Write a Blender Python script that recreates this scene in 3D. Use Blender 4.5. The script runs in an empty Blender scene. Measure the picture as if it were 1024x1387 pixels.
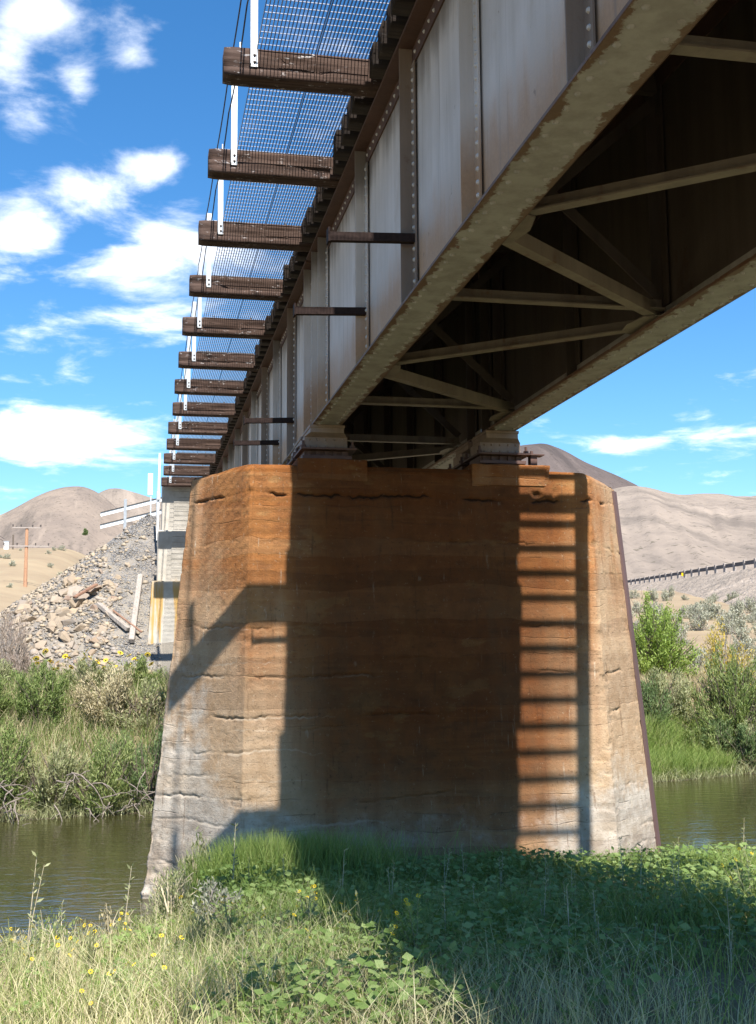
import bpy, bmesh, math, random
import numpy as np
from mathutils import Vector, Matrix
R = math.radians
scene = bpy.context.scene
COL = scene.collection

# ------------------------------------------------------------------ camera, sky, sun, exposure
# World frame: +Y runs along the bridge, +X across it, the eye is at the origin.
YAW, PITCH, ROLL = R(11.5017), R(7.3025), R(-0.3438)
fwd = Vector((math.sin(YAW) * math.cos(PITCH), math.cos(YAW) * math.cos(PITCH), math.sin(PITCH)))
rt = Vector((math.cos(YAW), -math.sin(YAW), 0.0))
up = rt.cross(fwd)
r2 = math.cos(ROLL) * rt + math.sin(ROLL) * up
u2 = -math.sin(ROLL) * rt + math.cos(ROLL) * up
cam_d = bpy.data.cameras.new("camera")
cam = bpy.data.objects.new("camera", cam_d)
COL.objects.link(cam)
cam.matrix_world = Matrix(((r2.x, u2.x, -fwd.x, 0), (r2.y, u2.y, -fwd.y, 0), (r2.z, u2.z, -fwd.z, 0), (0, 0, 0, 1)))
cam_d.sensor_fit = 'VERTICAL'
cam_d.sensor_height = 36.0
cam_d.lens = 36.0 * 1600 / 1387
cam_d.shift_y = -10.5 / 1387
cam_d.clip_end = 8000
cam_d.clip_start = 0.05
scene.camera = cam

SUN_DIR = Vector((-0.05, 0.777, -1.0)).normalized()      # the way the light travels
to_sun = -SUN_DIR
SUN_EL = math.asin(to_sun.z)
SUN_ROT = math.atan2(to_sun.x, to_sun.y)

world = bpy.data.worlds.new("World")
scene.world = world
world.use_nodes = True
wt = world.node_tree
for n in list(wt.nodes):
    wt.nodes.remove(n)


class NT:
    """small helper to write node trees"""
    def __init__(self, tree):
        self.t = tree

    def n(self, kind, **kw):
        nd = self.t.nodes.new(kind)
        for k, v in kw.items():
            if k.startswith('i_'):
                key = k[2:]
                key = int(key) if key.isdigit() else key.replace('_', ' ')
                sock = nd.inputs[key]
                if hasattr(v, 'is_output') or isinstance(v, bpy.types.NodeSocket):
                    self.t.links.new(v, sock)
                else:
                    sock.default_value = v
            else:
                setattr(nd, k, v)
        return nd

    def math(self, op, a, b=None, clamp=False):
        nd = self.t.nodes.new('ShaderNodeMath')
        nd.operation = op
        nd.use_clamp = clamp
        for i, v in enumerate((a, b)):
            if v is None:
                continue
            if isinstance(v, bpy.types.NodeSocket):
                self.t.links.new(v, nd.inputs[i])
            else:
                nd.inputs[i].default_value = v
        return nd.outputs[0]

    def noise(self, vec, scale, detail=4, rough=0.55, dist=0.0):
        nd = self.n('ShaderNodeTexNoise')
        nd.inputs['Scale'].default_value = scale
        nd.inputs['Detail'].default_value = detail
        nd.inputs['Roughness'].default_value = rough
        nd.inputs['Distortion'].default_value = dist
        if vec is not None:
            self.t.links.new(vec, nd.inputs['Vector'])
        return nd.outputs['Fac']

    def mapping(self, vec, scale=(1, 1, 1), loc=(0, 0, 0), rot=(0, 0, 0)):
        nd = self.n('ShaderNodeMapping')
        nd.inputs['Scale'].default_value = scale
        nd.inputs['Location'].default_value = loc
        nd.inputs['Rotation'].default_value = rot
        self.t.links.new(vec, nd.inputs['Vector'])
        return nd.outputs[0]

    def ramp(self, fac, stops, interp='LINEAR'):
        nd = self.n('ShaderNodeValToRGB')
        cr = nd.color_ramp
        cr.interpolation = interp
        while len(cr.elements) > 1:
            cr.elements.remove(cr.elements[-1])
        for i, (p, c) in enumerate(stops):
            e = cr.elements[0] if i == 0 else cr.elements.new(p)
            e.position = p
            if isinstance(c, (int, float)):
                c = (c, c, c)
            e.color = (c[0], c[1], c[2], 1)
        self.t.links.new(fac, nd.inputs[0])
        return nd.outputs[0]

    def mix(self, fac, a, b, blend='MIX'):
        nd = self.n('ShaderNodeMix', data_type='RGBA', blend_type=blend)
        for s, v in ((nd.inputs[0], fac), (nd.inputs[6], a), (nd.inputs[7], b)):
            if isinstance(v, bpy.types.NodeSocket):
                self.t.links.new(v, s)
            elif isinstance(v, (tuple, list)):
                s.default_value = (v[0], v[1], v[2], 1)
            else:
                s.default_value = v
        return nd.outputs[2]

    def smooth(self, x, a, b):
        nd = self.n('ShaderNodeMapRange', interpolation_type='SMOOTHSTEP')
        self.t.links.new(x, nd.inputs[0])
        nd.inputs[1].default_value = a
        nd.inputs[2].default_value = b
        return nd.outputs[0]


W = NT(wt)
sky = W.n('ShaderNodeTexSky', sky_type='NISHITA', sun_disc=False, sun_elevation=SUN_EL, sun_rotation=SUN_ROT,
          altitude=1200.0, air_density=1.15, dust_density=0.35, ozone_density=2.2)
hs = W.n('ShaderNodeHueSaturation')
hs.inputs['Saturation'].default_value = 1.22
hs.inputs['Value'].default_value = 1.0
wt.links.new(W.mix(1.0, sky.outputs[0], (.94, 1.06, 1.15), 'MULTIPLY'), hs.inputs['Color'])
tc = W.n('ShaderNodeTexCoord').outputs['Generated']
sep = W.n('ShaderNodeSeparateXYZ')
wt.links.new(tc, sep.inputs[0])
dx, dy, dz = sep.outputs
az = W.math('ARCTAN2', dx, dy)
el = W.math('ARCSINE', dz)
# clouds live on a flat layer overhead: direction / (height) gives the perspective of a cloud deck
den = W.math('ADD', W.math('MAXIMUM', dz, 0.0), 0.10)
comb = W.n('ShaderNodeCombineXYZ')
wt.links.new(W.math('DIVIDE', dx, den), comb.inputs[0])
wt.links.new(W.math('DIVIDE', dy, den), comb.inputs[1])
comb.inputs[2].default_value = 3.7
cv = comb.outputs[0]
n1 = W.noise(cv, 4.2, 9, 0.60, 0.25)
n2 = W.noise(cv, 0.8, 3, 0.5)
cloud = W.math('ADD', W.math('MULTIPLY', n1, 0.75), W.math('MULTIPLY', n2, 0.25))


def blob(a0, e0, sa, se, wgt):
    u = W.math('DIVIDE', W.math('SUBTRACT', az, R(a0)), R(sa))
    v = W.math('DIVIDE', W.math('SUBTRACT', el, R(e0)), R(se))
    d = W.math('ADD', W.math('MULTIPLY', u, u), W.math('MULTIPLY', v, v))
    return W.math('MULTIPLY', W.math('POWER', 2.71828, W.math('MULTIPLY', d, -1.0)), wgt)


tot = None
for b in ((-4.0, 10.4, 5.0, 1.15, .32), (-3.6, 21.6, 2.6, .85, .25), (0.2, 22.8, 1.8, .7, .20), (-5.4, 19.6, 2.0, 1.0, .26),
          (-0.7, 18.9, 2.0, .8, .17), (1.0, 16.6, 1.8, 1.3, .20), (-1.8, 16.0, 2.2, .7, .12), (-5.3, 28.9, 2.0, 1.3, .2), (1.2, 19.8, 2.2, 1.2, .14), (-6.0, 24.0, 1.2, .8, .12), (-3.0, 13.3, 3.2, .6, .1),
          (-3.3, 26.2, 1.0, 1.0, .21), (-0.8, 27.7, 1.4, .9, .19), (-6.6, 27.0, 1.0, 1.3, .14), (23.6, 9.9, 3.0, .35, .15),
          (28.8, 10.3, 2.4, .35, .17), (28.0, 8.3, 1.5, .3, .12), (27, 14.5, 5.5, 2.6, -.14), (22, 12.5, 3, 1.4, -.10), (-14, 20, 5, 2.5, .2), (-22, 12, 8, 1.5, .2), (40, 14, 9, 2, .16), (58, 24, 8, 4, .16)):
    tot = blob(*b) if tot is None else W.math('ADD', tot, blob(*b))
dens = W.smooth(W.math('ADD', cloud, tot), 0.535, 0.80)
n3 = W.noise(cv, 5.0, 5, 0.6)
ccol = W.ramp(n3, [(0.3, (8.6, 9.0, 9.8)), (0.7, (11.5, 11.5, 11.6))])
skymix = W.mix(W.math('MULTIPLY', dens, 0.95), hs.outputs[0], ccol)
bg = W.n('ShaderNodeBackground')
bg.inputs['Strength'].default_value = 0.078
wt.links.new(skymix, bg.inputs['Color'])
wo = W.n('ShaderNodeOutputWorld')
wt.links.new(bg.outputs[0], wo.inputs['Surface'])

sd = bpy.data.lights.new("sun", 'SUN')
sd.energy = 5.0
sd.angle = R(0.55)
sd.color = (1.0, 0.955, 0.88)
sun = bpy.data.objects.new("sun", sd)
COL.objects.link(sun)
sun.rotation_euler = SUN_DIR.to_track_quat('-Z', 'Y').to_euler()
sun.location = (0, -20, 40)

scene.render.engine = 'CYCLES'
scene.view_settings.view_transform = 'Standard'
scene.view_settings.look = 'None'
scene.view_settings.gamma = 1.0
scene.view_settings.use_curve_mapping = False
scene.view_settings.exposure = 1.2
scene.cycles.max_bounces = 6
scene.cycles.diffuse_bounces = 2
scene.cycles.glossy_bounces = 3
scene.cycles.transparent_max_bounces = 4
scene.cycles.use_denoising = True

rng = np.random.default_rng(20080830)
random.seed(8)


# ------------------------------------------------------------------ numpy noise
def _hash(i, j, k):
    n = (i * 374761393 + j * 668265263 + k * 2147483647 * 7 + 1013904223) & 0xFFFFFFFF
    n = ((n ^ (n >> 13)) * 1274126177) & 0xFFFFFFFF
    n = n ^ (n >> 16)
    return (n & 0xFFFF) / 65535.0


def vnoise(x, y, seed=0):
    x = np.asarray(x, float); y = np.asarray(y, float)
    xi = np.floor(x).astype(np.int64); yi = np.floor(y).astype(np.int64)
    u = x - xi; v = y - yi
    u = u * u * (3 - 2 * u); v = v * v * (3 - 2 * v)
    s = seed * 7919
    a = _hash(xi, yi, s); b = _hash(xi + 1, yi, s); c = _hash(xi, yi + 1, s); d = _hash(xi + 1, yi + 1, s)
    return (a * (1 - u) + b * u) * (1 - v) + (c * (1 - u) + d * u) * v


def fbm(x, y, seed=0, octv=4, gain=0.5):
    t = 0; a = 1; s = 0
    for o in range(octv):
        t = t + a * vnoise(x * 2 ** o + 17.3 * o, y * 2 ** o - 9.1 * o, seed + o)
        s += a
        a *= gain
    return t / s


def sstep(a, b, x):
    t = np.clip((x - a) / (b - a), 0, 1)
    return t * t * (3 - 2 * t)


# ------------------------------------------------------------------ object helpers
def link(o, parent=None):
    COL.objects.link(o)
    if parent is not None:
        o.parent = parent
    return o


def tag(o, label=None, cat=None, group=None, kind=None):
    if label: o['label'] = label
    if cat: o['category'] = cat
    if group: o['group'] = group
    if kind: o['kind'] = kind
    return o


def empty(name, loc, label=None, cat=None, group=None):
    o = bpy.data.objects.new(name, None)
    o.location = loc
    o.empty_display_size = 0.2
    link(o)
    return tag(o, label, cat, group)


def mesh_np(name, verts, faces, mats, smooth=False, mat_idx=None):
    """verts (n,3); faces (m,k) array or list of arrays of one k each"""
    if not isinstance(faces, (list, tuple)):
        faces = [faces]
    faces = [np.asarray(f, np.int32) for f in faces if len(f)]
    me = bpy.data.meshes.new(name)
    verts = np.asarray(verts, np.float32)
    me.vertices.add(len(verts))
    me.vertices.foreach_set('co', verts.ravel())
    nl = sum(f.size for f in faces)
    nf = sum(len(f) for f in faces)
    me.loops.add(nl)
    me.polygons.add(nf)
    me.loops.foreach_set('vertex_index', np.concatenate([f.ravel() for f in faces]))
    ls, c = [], 0
    for f in faces:
        ls.append(c + np.arange(len(f)) * f.shape[1])
        c += f.size
    me.polygons.foreach_set('loop_start', np.concatenate(ls).astype(np.int32))
    if mat_idx is not None:
        me.polygons.foreach_set('material_index', np.asarray(mat_idx, np.int32))
    me.update(calc_edges=True)
    if smooth:
        me.polygons.foreach_set('use_smooth', np.ones(nf, bool))
    for m in (mats if isinstance(mats, (list, tuple)) else [mats]):
        me.materials.append(m)
    return me


class MB:
    """collects boxes, bars, tubes and plates; build() links them as ONE mesh object"""
    def __init__(self):
        self.v = []; self.f = []; self.n = 0

    def add(self, vs, fs):
        self.v.extend(tuple(p) for p in vs)
        self.f.extend([tuple(i + self.n for i in f) for f in fs])
        self.n += len(vs)

    def box(self, x0, x1, y0, y1, z0, z1, bev=0.0):
        if bev <= 0:
            v = [(x, y, z) for z in (z0, z1) for y in (y0, y1) for x in (x0, x1)]
            self.add(v, [(0, 2, 3, 1), (4, 5, 7, 6), (0, 1, 5, 4), (2, 6, 7, 3), (0, 4, 6, 2), (1, 3, 7, 5)])
            return self
        bm = bmesh.new()
        bmesh.ops.create_cube(bm, size=1)
        for q in bm.verts:
            q.co = Vector(((x0 + x1) / 2 + q.co.x * (x1 - x0), (y0 + y1) / 2 + q.co.y * (y1 - y0), (z0 + z1) / 2 + q.co.z * (z1 - z0)))
        bmesh.ops.bevel(bm, geom=list(bm.edges), offset=bev, segments=1, affect='EDGES')
        self.bm(bm)
        return self

    def bm(self, bm, M=None):
        bm.verts.index_update()
        self.add([(M @ q.co if M else q.co)[:] for q in bm.verts], [[q.index for q in f.verts] for f in bm.faces])
        bm.free()

    def bar(self, p, q, w, h, upv=(0, 0, 1), bev=0):
        """rectangular bar from p to q, w across, h along upv"""
        p = Vector(p); q = Vector(q)
        d = (q - p).normalized()
        s = d.cross(Vector(upv))
        if s.length < 1e-5:
            s = d.cross(Vector((1, 0, 0)))
        s.normalize()
        u = s.cross(d)
        vs = []
        for e in (p, q):
            for a, b in ((-1, -1), (1, -1), (1, 1), (-1, 1)):
                vs.append(e + s * (a * w / 2) + u * (b * h / 2))
        self.add([x[:] for x in vs], [(0, 1, 2, 3), (7, 6, 5, 4), (0, 4, 5, 1), (1, 5, 6, 2), (2, 6, 7, 3), (3, 7, 4, 0)])
        return self

    def angle(self, p, q, a, t=0.012, upv=(0, 0, 1), flip=1):
        """rolled steel angle: one flat leg and one standing leg"""
        p = Vector(p); q = Vector(q)
        d = (q - p).normalized()
        s = d.cross(Vector(upv)).normalized() * flip
        u = Vector(upv)
        self.bar(p, q, a, t, upv)
        o = s * (a / 2 - t / 2) + u * (a / 2 + t / 2)
        self.bar(p + o, q + o, t, a - 0.001, upv)
        return self

    def tube(self, pts, r, sides=6, cap=True):
        pts = [Vector(p) for p in pts]
        rr = r if isinstance(r, (list, tuple)) else [r] * len(pts)
        vs, fs = [], []
        ref = Vector((0.31, 0.17, 0.93))
        for i, p in enumerate(pts):
            d = (pts[min(i + 1, len(pts) - 1)] - pts[max(i - 1, 0)]).normalized()
            s = d.cross(ref)
            if s.length < 1e-4:
                s = d.cross(Vector((1, 0, 0)))
            s.normalize()
            u = d.cross(s)
            for k in range(sides):
                a = 2 * math.pi * k / sides
                vs.append((p + (s * math.cos(a) + u * math.sin(a)) * rr[i])[:])
        for i in range(len(pts) - 1):
            for k in range(sides):
                k2 = (k + 1) % sides
                fs.append((i * sides + k, i * sides + k2, (i + 1) * sides + k2, (i + 1) * sides + k))
        if cap:
            fs.append(tuple(range(sides))[::-1])
            b = (len(pts) - 1) * sides
            fs.append(tuple(range(b, b + sides)))
        self.add(vs, fs)
        return self

    def dome(self, c, n, r, h):
        """rivet / bolt head: low hexagonal dome at c facing n"""
        c = Vector(c); n = Vector(n).normalized()
        s = n.orthogonal().normalized(); u = n.cross(s)
        vs = [(c + (s * math.cos(k * math.pi / 3) + u * math.sin(k * math.pi / 3)) * r)[:] for k in range(6)]
        vs += [(c + n * h * .75 + (s * math.cos(k * math.pi / 3) + u * math.sin(k * math.pi / 3)) * r * .62)[:] for k in range(6)]
        vs.append((c + n * h)[:])
        fs = [(k, (k + 1) % 6, 6 + (k + 1) % 6, 6 + k) for k in range(6)] + [(6 + k, 6 + (k + 1) % 6, 12) for k in range(6)]
        self.add(vs, fs)
        return self

    def mesh(self, name, mat, smooth=False):
        me = bpy.data.meshes.new(name)
        me.from_pydata(self.v, [], self.f)
        me.materials.append(mat)
        if smooth:
            me.polygons.foreach_set('use_smooth', np.ones(len(me.polygons), bool))
        me.update()
        return me

    def build(self, name, mat, parent=None, smooth=False, origin=None):
        me = self.mesh(name, mat, smooth)
        o = bpy.data.objects.new(name, me)
        link(o, parent)
        if parent is not None:                     # geometry was written in world coordinates
            o.matrix_parent_inverse = PINV(parent)
        return o


def PINV(p):
    m = Matrix.Translation(p.location) if p.parent is None else PW(p)
    return m.inverted()


def PW(p):
    m = p.matrix_basis.copy()
    if p.parent is not None:
        m = PW(p.parent) @ p.matrix_parent_inverse @ m
    return m


def mobj(name, me, parent=None, loc=None):
    o = bpy.data.objects.new(name, me)
    link(o, parent)
    if loc is not None:
        o.location = loc
    return o


# ------------------------------------------------------------------ materials
def newmat(name):
    m = bpy.data.materials.new(name)
    m.use_nodes = True
    t = m.node_tree
    for n in list(t.nodes):
        t.nodes.remove(n)
    N = NT(t)
    out = N.n('ShaderNodeOutputMaterial')
    return m, N, out


def principled(N, out, col, rough=0.8, bump=None, bstr=0.3, bdist=0.02, metal=0.0, spec=0.3):
    p = N.n('ShaderNodeBsdfPrincipled')
    for k, v in (('Base Color', col), ('Roughness', rough), ('Metallic', metal), ('Specular IOR Level', spec)):
        if isinstance(v, bpy.types.NodeSocket):
            N.t.links.new(v, p.inputs[k])
        elif isinstance(v, (tuple, list)):
            p.inputs[k].default_value = (v[0], v[1], v[2], 1)
        else:
            p.inputs[k].default_value = v
    if bump is not None:
        b = N.n('ShaderNodeBump')
        b.inputs['Strength'].default_value = bstr
        b.inputs['Distance'].default_value = bdist
        N.t.links.new(bump, b.inputs['Height'])
        N.t.links.new(b.outputs[0], p.inputs['Normal'])
    N.t.links.new(p.outputs[0], out.inputs['Surface'])
    return p


def pos(N):
    return N.n('ShaderNodeNewGeometry').outputs['Position']


def objpos(N):
    return N.n('ShaderNodeTexCoord').outputs['Object']


def island(N):
    return N.n('ShaderNodeNewGeometry').outputs['Random Per Island']


def objrand(N):
    return N.n('ShaderNodeObjectInfo').outputs['Random']


def mat_paint(name, base, base2, rust, amount, wash=False, edge=False):
    m, N, out = newmat(name)
    P = pos(N)
    a = N.noise(P, 1.3, 6, 0.6)
    s = N.noise(N.mapping(P, (7, 7, 0.5)), 1.0, 5, 0.6)
    fine = N.noise(P, 38, 5, 0.65)
    med = N.noise(P, 9, 5, 0.7)
    col = N.mix(N.smooth(s, .35, .7), base, base2)
    col = N.mix(N.math('MULTIPLY', N.smooth(a, .4, .75), .35), col, (base2[0] * .75, base2[1] * .7, base2[2] * .62))
    rmask = N.math('ADD', N.math('MULTIPLY', a, .4), N.math('ADD', N.math('MULTIPLY', med, .4), N.math('MULTIPLY', s, .25)))
    rm = N.smooth(rmask, .70 - amount, .82 - amount)
    rcol = N.ramp(fine, [(.3, (rust[0] * .45, rust[1] * .4, rust[2] * .4)), (.7, rust)])
    col = N.mix(rm, col, rcol)
    speck = N.smooth(fine, .68, .75)
    col = N.mix(N.math('MULTIPLY', speck, .4), col, (rust[0] * .6, rust[1] * .5, rust[2] * .5))
    if wash:                                          # rust washed up from the bottom flange and a darker tone towards the top one
        sx = N.n('ShaderNodeSeparateXYZ')
        N.t.links.new(P, sx.inputs[0])
        zz_ = N.math('ADD', sx.outputs[2], N.math('MULTIPLY', N.math('SUBTRACT', N.math('ADD', s, a), 1.0), .55))
        wm = N.smooth(zz_, 3.45, 2.85)
        col = N.mix(N.math('MULTIPLY', wm, .92), col, N.mix(fine, (.46, .27, .14), (.27, .145, .07)))
        pt = N.noise(N.mapping(P, (1.6, 1.6, .7)), 1.6, 6, .65)
        col = N.mix(N.math('MULTIPLY', N.smooth(pt, .56, .68), .35), col, (.40, .31, .23))
        col = N.mix(N.math('MULTIPLY', N.smooth(med, .66, .74), .5), col, (.14, .09, .06))
        tm = N.smooth(zz_, 4.20, 4.62)
        col = N.mix(N.math('MULTIPLY', tm, .8), col, (.11, .085, .07))
        dr = N.noise(N.mapping(P, (16, 16, .35)), 1.0, 4, .65)
        col = N.mix(N.math('MULTIPLY', N.smooth(dr, .60, .72), .55), col, (.20, .15, .12))
    if edge:                                          # scale and rust along both edges of the flange
        sx = N.n('ShaderNodeSeparateXYZ')
        N.t.links.new(P, sx.inputs[0])
        d1 = N.math('ABSOLUTE', N.math('SUBTRACT', sx.outputs[0], 2.05))
        d2 = N.math('ABSOLUTE', N.math('SUBTRACT', sx.outputs[0], 4.10))
        dd = N.math('MINIMUM', d1, d2)
        en = N.noise(N.mapping(P, (5, 5, 5)), 1.0, 6, .7)
        em = N.smooth(N.math('ADD', dd, N.math('MULTIPLY', N.math('SUBTRACT', en, .5), .30)), .118, .140)
        col = N.mix(N.math('MULTIPLY', em, .9), col, N.mix(fine, (.16, .085, .045), (.065, .036, .022)))
        rm = N.math('MAXIMUM', rm, em)
    principled(N, out, col, 0.62, N.math('ADD', fine, N.math('MULTIPLY', rm, -.6)), 0.35, 0.008, spec=.35)
    return m


M_girder = mat_paint('girder_paint', (.58, .515, .48), (.49, .43, .39), (.17, .085, .045), .05, wash=True)
M_girder_brown = mat_paint('girder_paint_stained', (.25, .185, .145), (.19, .138, .105), (.15, .07, .036), .10)
M_flange = mat_paint('flange_paint', (.33, .325, .31), (.24, .23, .215), (.12, .055, .03), .09, edge=True)
M_rivet = mat_paint('rivet_paint', (.54, .50, .48), (.44, .40, .37), (.2, .11, .06), .08)
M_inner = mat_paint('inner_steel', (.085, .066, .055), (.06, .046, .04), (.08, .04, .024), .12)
M_brace = mat_paint('brace_steel', (.19, .16, .125), (.135, .112, .09), (.15, .075, .04), .14)
M_rust = mat_paint('rusty_steel', (.10, .055, .045), (.075, .042, .036), (.12, .055, .032), .14)
M_armor = mat_paint('nose_armor_steel', (.105, .06, .055), (.085, .05, .046), (.13, .06, .035), .06)
M_flangeedge = mat_paint('rusted_edge', (.15, .09, .06), (.11, .065, .045), (.15, .07, .035), .2)


def mat_timber(name, c1, c2, c3, axis=0, flake=.5):
    m, N, out = newmat(name)
    P = pos(N)
    sc = [13, 13, 13]; sc[axis] = .8
    rnd = objrand(N)
    Pm = N.mapping(P, tuple(sc))
    off = N.n('ShaderNodeVectorMath', operation='ADD')
    N.t.links.new(Pm, off.inputs[0])
    cmb = N.n('ShaderNodeCombineXYZ')
    N.t.links.new(N.math('MULTIPLY', rnd, 40), cmb.inputs[0])
    N.t.links.new(cmb.outputs[0], off.inputs[1])
    Pm = off.outputs[0]
    g = N.noise(Pm, 1.6, 7, .65, .6)
    g2 = N.noise(Pm, 5.5, 4, .6)
    blotch = N.noise(P, 5, 4, .6)
    col = N.ramp(g, [(.25, c3), (.48, c1), (.72, c2)])
    col = N.mix(N.smooth(blotch, .55, .75), col, c3)
    crack = N.smooth(g2, .36, .31)
    col = N.mix(crack, col, (.012, .008, .007))
    sc2 = [26, 26, 26]; sc2[axis] = 9
    fl = N.noise(N.mapping(P, tuple(sc2)), 1.2, 5, .7)
    fmask = N.math('MULTIPLY', N.smooth(fl, .58, .66), N.smooth(blotch, .47, .60))
    col = N.mix(N.math('MULTIPLY', fmask, flake), col, (.5, .47, .47))
    principled(N, out, col, .85, N.math('SUBTRACT', g, crack), .5, .012, spec=.15)
    return m


M_tie = mat_timber('creosote_timber', (.062, .039, .031), (.115, .078, .064), (.024, .016, .014), 0, .75)
M_tie_dark = mat_timber('dark_creosote_timber', (.022, .017, .015), (.04, .03, .025), (.014, .011, .01), 0, .1)


def simple(name, c, rough=.7, metal=0., var=.15, scale=14, bump=.15, spec=.3):
    m, N, out = newmat(name)
    P = pos(N)
    f = N.noise(P, scale, 5, .6)
    col = N.ramp(f, [(.3, tuple(x * (1 - var) for x in c)), (.7, tuple(min(1, x * (1 + var)) for x in c))])
    principled(N, out, col, rough, f, bump, .01, metal, spec)
    return m


M_galv = simple('galvanised_steel', (.46, .48, .50), .42, .35, .12, 22, .05, .5)
M_grating = simple('grating_steel', (.10, .105, .12), .4, .4, .2, 30, .02, .5)
M_crossbar = simple('grating_cross_bar_steel', (.22, .25, .32), .5, .2, .15, 30, .02, .5)
M_greypost = simple('grey_post_steel', (.30, .32, .34), .5, .2)
M_cable = simple('dark_cable', (.03, .03, .033), .6)
M_white = simple('white_paint', (.78, .78, .77), .5, 0, .05, 8, .05)
M_darkbar = simple('shade_dark_bar', (.028, .018, .016), .8, 0, .3, 25, .2, .1)  # near-black tone carries the shade below the walkway grating
M_bolt = simple('bolt_steel', (.10, .085, .08), .6, .3)
M_pole = mat_timber('pole_timber', (.36, .20, .12), (.46, .28, .18), (.26, .14, .09), 2, .0)
M_grey_timber = mat_timber('bleached_timber', (.29, .255, .225), (.38, .34, .305), (.16, .14, .12), 2, .2)
M_brown_timber = mat_timber('brown_plank_timber', (.22, .125, .085), (.29, .18, .13), (.13, .075, .055), 0, .1)


# pier concrete: colour comes from stain maps stored on the mesh (rust wash, lime, grey flood zone) plus grain, and deck shade painted in
def mat_concrete(name, attr=True):
    m, N, out = newmat(name)
    P = pos(N)
    grain = N.noise(P, 60, 5, .7)
    mott = N.noise(P, 6.5, 6, .62)
    big = N.noise(P, 1.6, 5, .6)
    board = N.noise(N.mapping(P, (.9, .9, 17)), 1.0, 4, .6)
    streak = N.noise(N.mapping(P, (4.5, 4.5, .5)), 1.0, 5, .55)
    patch = N.noise(N.mapping(P, (1.1, 1.1, 2.6)), 1.7, 6, .62)
    at = N.n('ShaderNodeAttribute', attribute_name='stain')
    sp = N.n('ShaderNodeSeparateColor')
    N.t.links.new(at.outputs['Color'], sp.inputs[0])
    rust, lime, grey = sp.outputs
    # form boards: each 14 cm board has its own tone, thin fins between boards
    sz_ = N.n('ShaderNodeSeparateXYZ')
    N.t.links.new(P, sz_.inputs[0])
    bz = N.math('ADD', N.math('DIVIDE', sz_.outputs[2], .185), N.math('MULTIPLY', N.math('SUBTRACT', N.noise(N.mapping(P, (.5, .5, .9)), 1.3, 4, .6), .5), 1.6))
    wn = N.n('ShaderNodeTexWhiteNoise', noise_dimensions='1D')
    N.t.links.new(N.math('FLOOR', bz), wn.inputs['W'])
    btone = wn.outputs['Value']
    fr = N.math('ABSOLUTE', N.math('SUBTRACT', N.math('FRACT', bz), .5))
    fin = N.math('MULTIPLY', N.smooth(fr, .455, .495), N.smooth(N.noise(P, 1.7, 5, .65), .48, .66))
    vor = N.n('ShaderNodeTexVoronoi')
    vor.inputs['Scale'].default_value = 34
    N.t.links.new(P, vor.inputs['Vector'])
    pit = N.math('MULTIPLY', N.smooth(vor.outputs['Distance'], .17, .09), N.smooth(N.noise(P, 3.1, 3, .6), .5, .62))
    shade_fac = N.n('ShaderNodeAttribute', attribute_name='painted_shade').outputs['Fac']  # mask of the deck shade painted into the pier front
    base = N.mix(N.smooth(mott, .3, .7), (.315, .21, .125), (.40, .285, .185))
    rcol = N.mix(N.smooth(streak, .3, .7), (.28, .105, .028), (.195, .068, .019))
    rcol = N.mix(N.math('MULTIPLY', N.smooth(big, .5, .75), .6), rcol, (.31, .145, .046))
    rcol = N.mix(N.math('MULTIPLY', N.smooth(patch, .56, .66), .55), rcol, (.125, .045, .016))
    rcol = N.mix(N.math('MULTIPLY', N.smooth(patch, .42, .34), .5), rcol, (.33, .19, .075))
    rcol = N.mix(N.math('MULTIPLY', N.smooth(board, .52, .64), .35), rcol, (.33, .145, .045))
    col = N.mix(N.smooth(N.math('ADD', rust, N.math('MULTIPLY', N.math('SUBTRACT', N.math('ADD', mott, streak), 1.0), .55)), .15, .85), base, rcol)
    gcol = N.mix(N.smooth(N.math('ADD', N.math('MULTIPLY', mott, .5), N.math('MULTIPLY', patch, .5)), .38, .62), (.29, .24, .19), (.44, .385, .325))
    col = N.mix(N.smooth(N.math('ADD', grey, N.math('MULTIPLY', N.math('SUBTRACT', N.math('ADD', big, mott), 1.0), .8)), .25, .8), col, gcol)
    col = N.mix(N.math('MULTIPLY', N.smooth(N.math('ADD', lime, N.math('MULTIPLY', N.math('SUBTRACT', mott, .5), .9)), .35, .8), .35), col, (.48, .41, .32))
    col = N.mix(N.math('MULTIPLY', N.math('SUBTRACT', btone, .35), .35, True), col, (.40, .28, .16))
    col = N.mix(N.math('MULTIPLY', N.smooth(btone, .4, .0), .28), col, (.13, .075, .04))
    col = N.mix(N.math('MULTIPLY', fin, .32), col, (.085, .05, .03))
    col = N.mix(N.math('MULTIPLY', pit, .8), col, (.05, .032, .02))
    dark = N.math('MULTIPLY', N.smooth(N.math('ADD', N.math('MULTIPLY', streak, .6), N.math('MULTIPLY', big, .4)), .56, .72), .45)
    col = N.mix(dark, col, (.12, .075, .045))
    col = N.mix(N.math('MULTIPLY', N.smooth(grain, .6, .72), .5), col, (.13, .095, .07))
    col = N.mix(N.math('MULTIPLY', N.smooth(N.math('ADD', at.outputs['Alpha'], N.math('MULTIPLY', N.math('SUBTRACT', grain, .5), .5)), .2, .7), .85), col, (.045, .028, .018))
    runs = N.noise(N.mapping(P, (20, 20, .7)), 1.0, 5, .65)
    col = N.mix(N.math('MULTIPLY', N.smooth(runs, .60, .70), .5), col, (.11, .062, .034))
    col = N.mix(N.math('MULTIPLY', N.math('MULTIPLY', N.smooth(runs, .40, .32), N.smooth(patch, .5, .62)), .55), col, (.46, .39, .30))
    spk = N.noise(P, 21, 4, .75)
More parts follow.
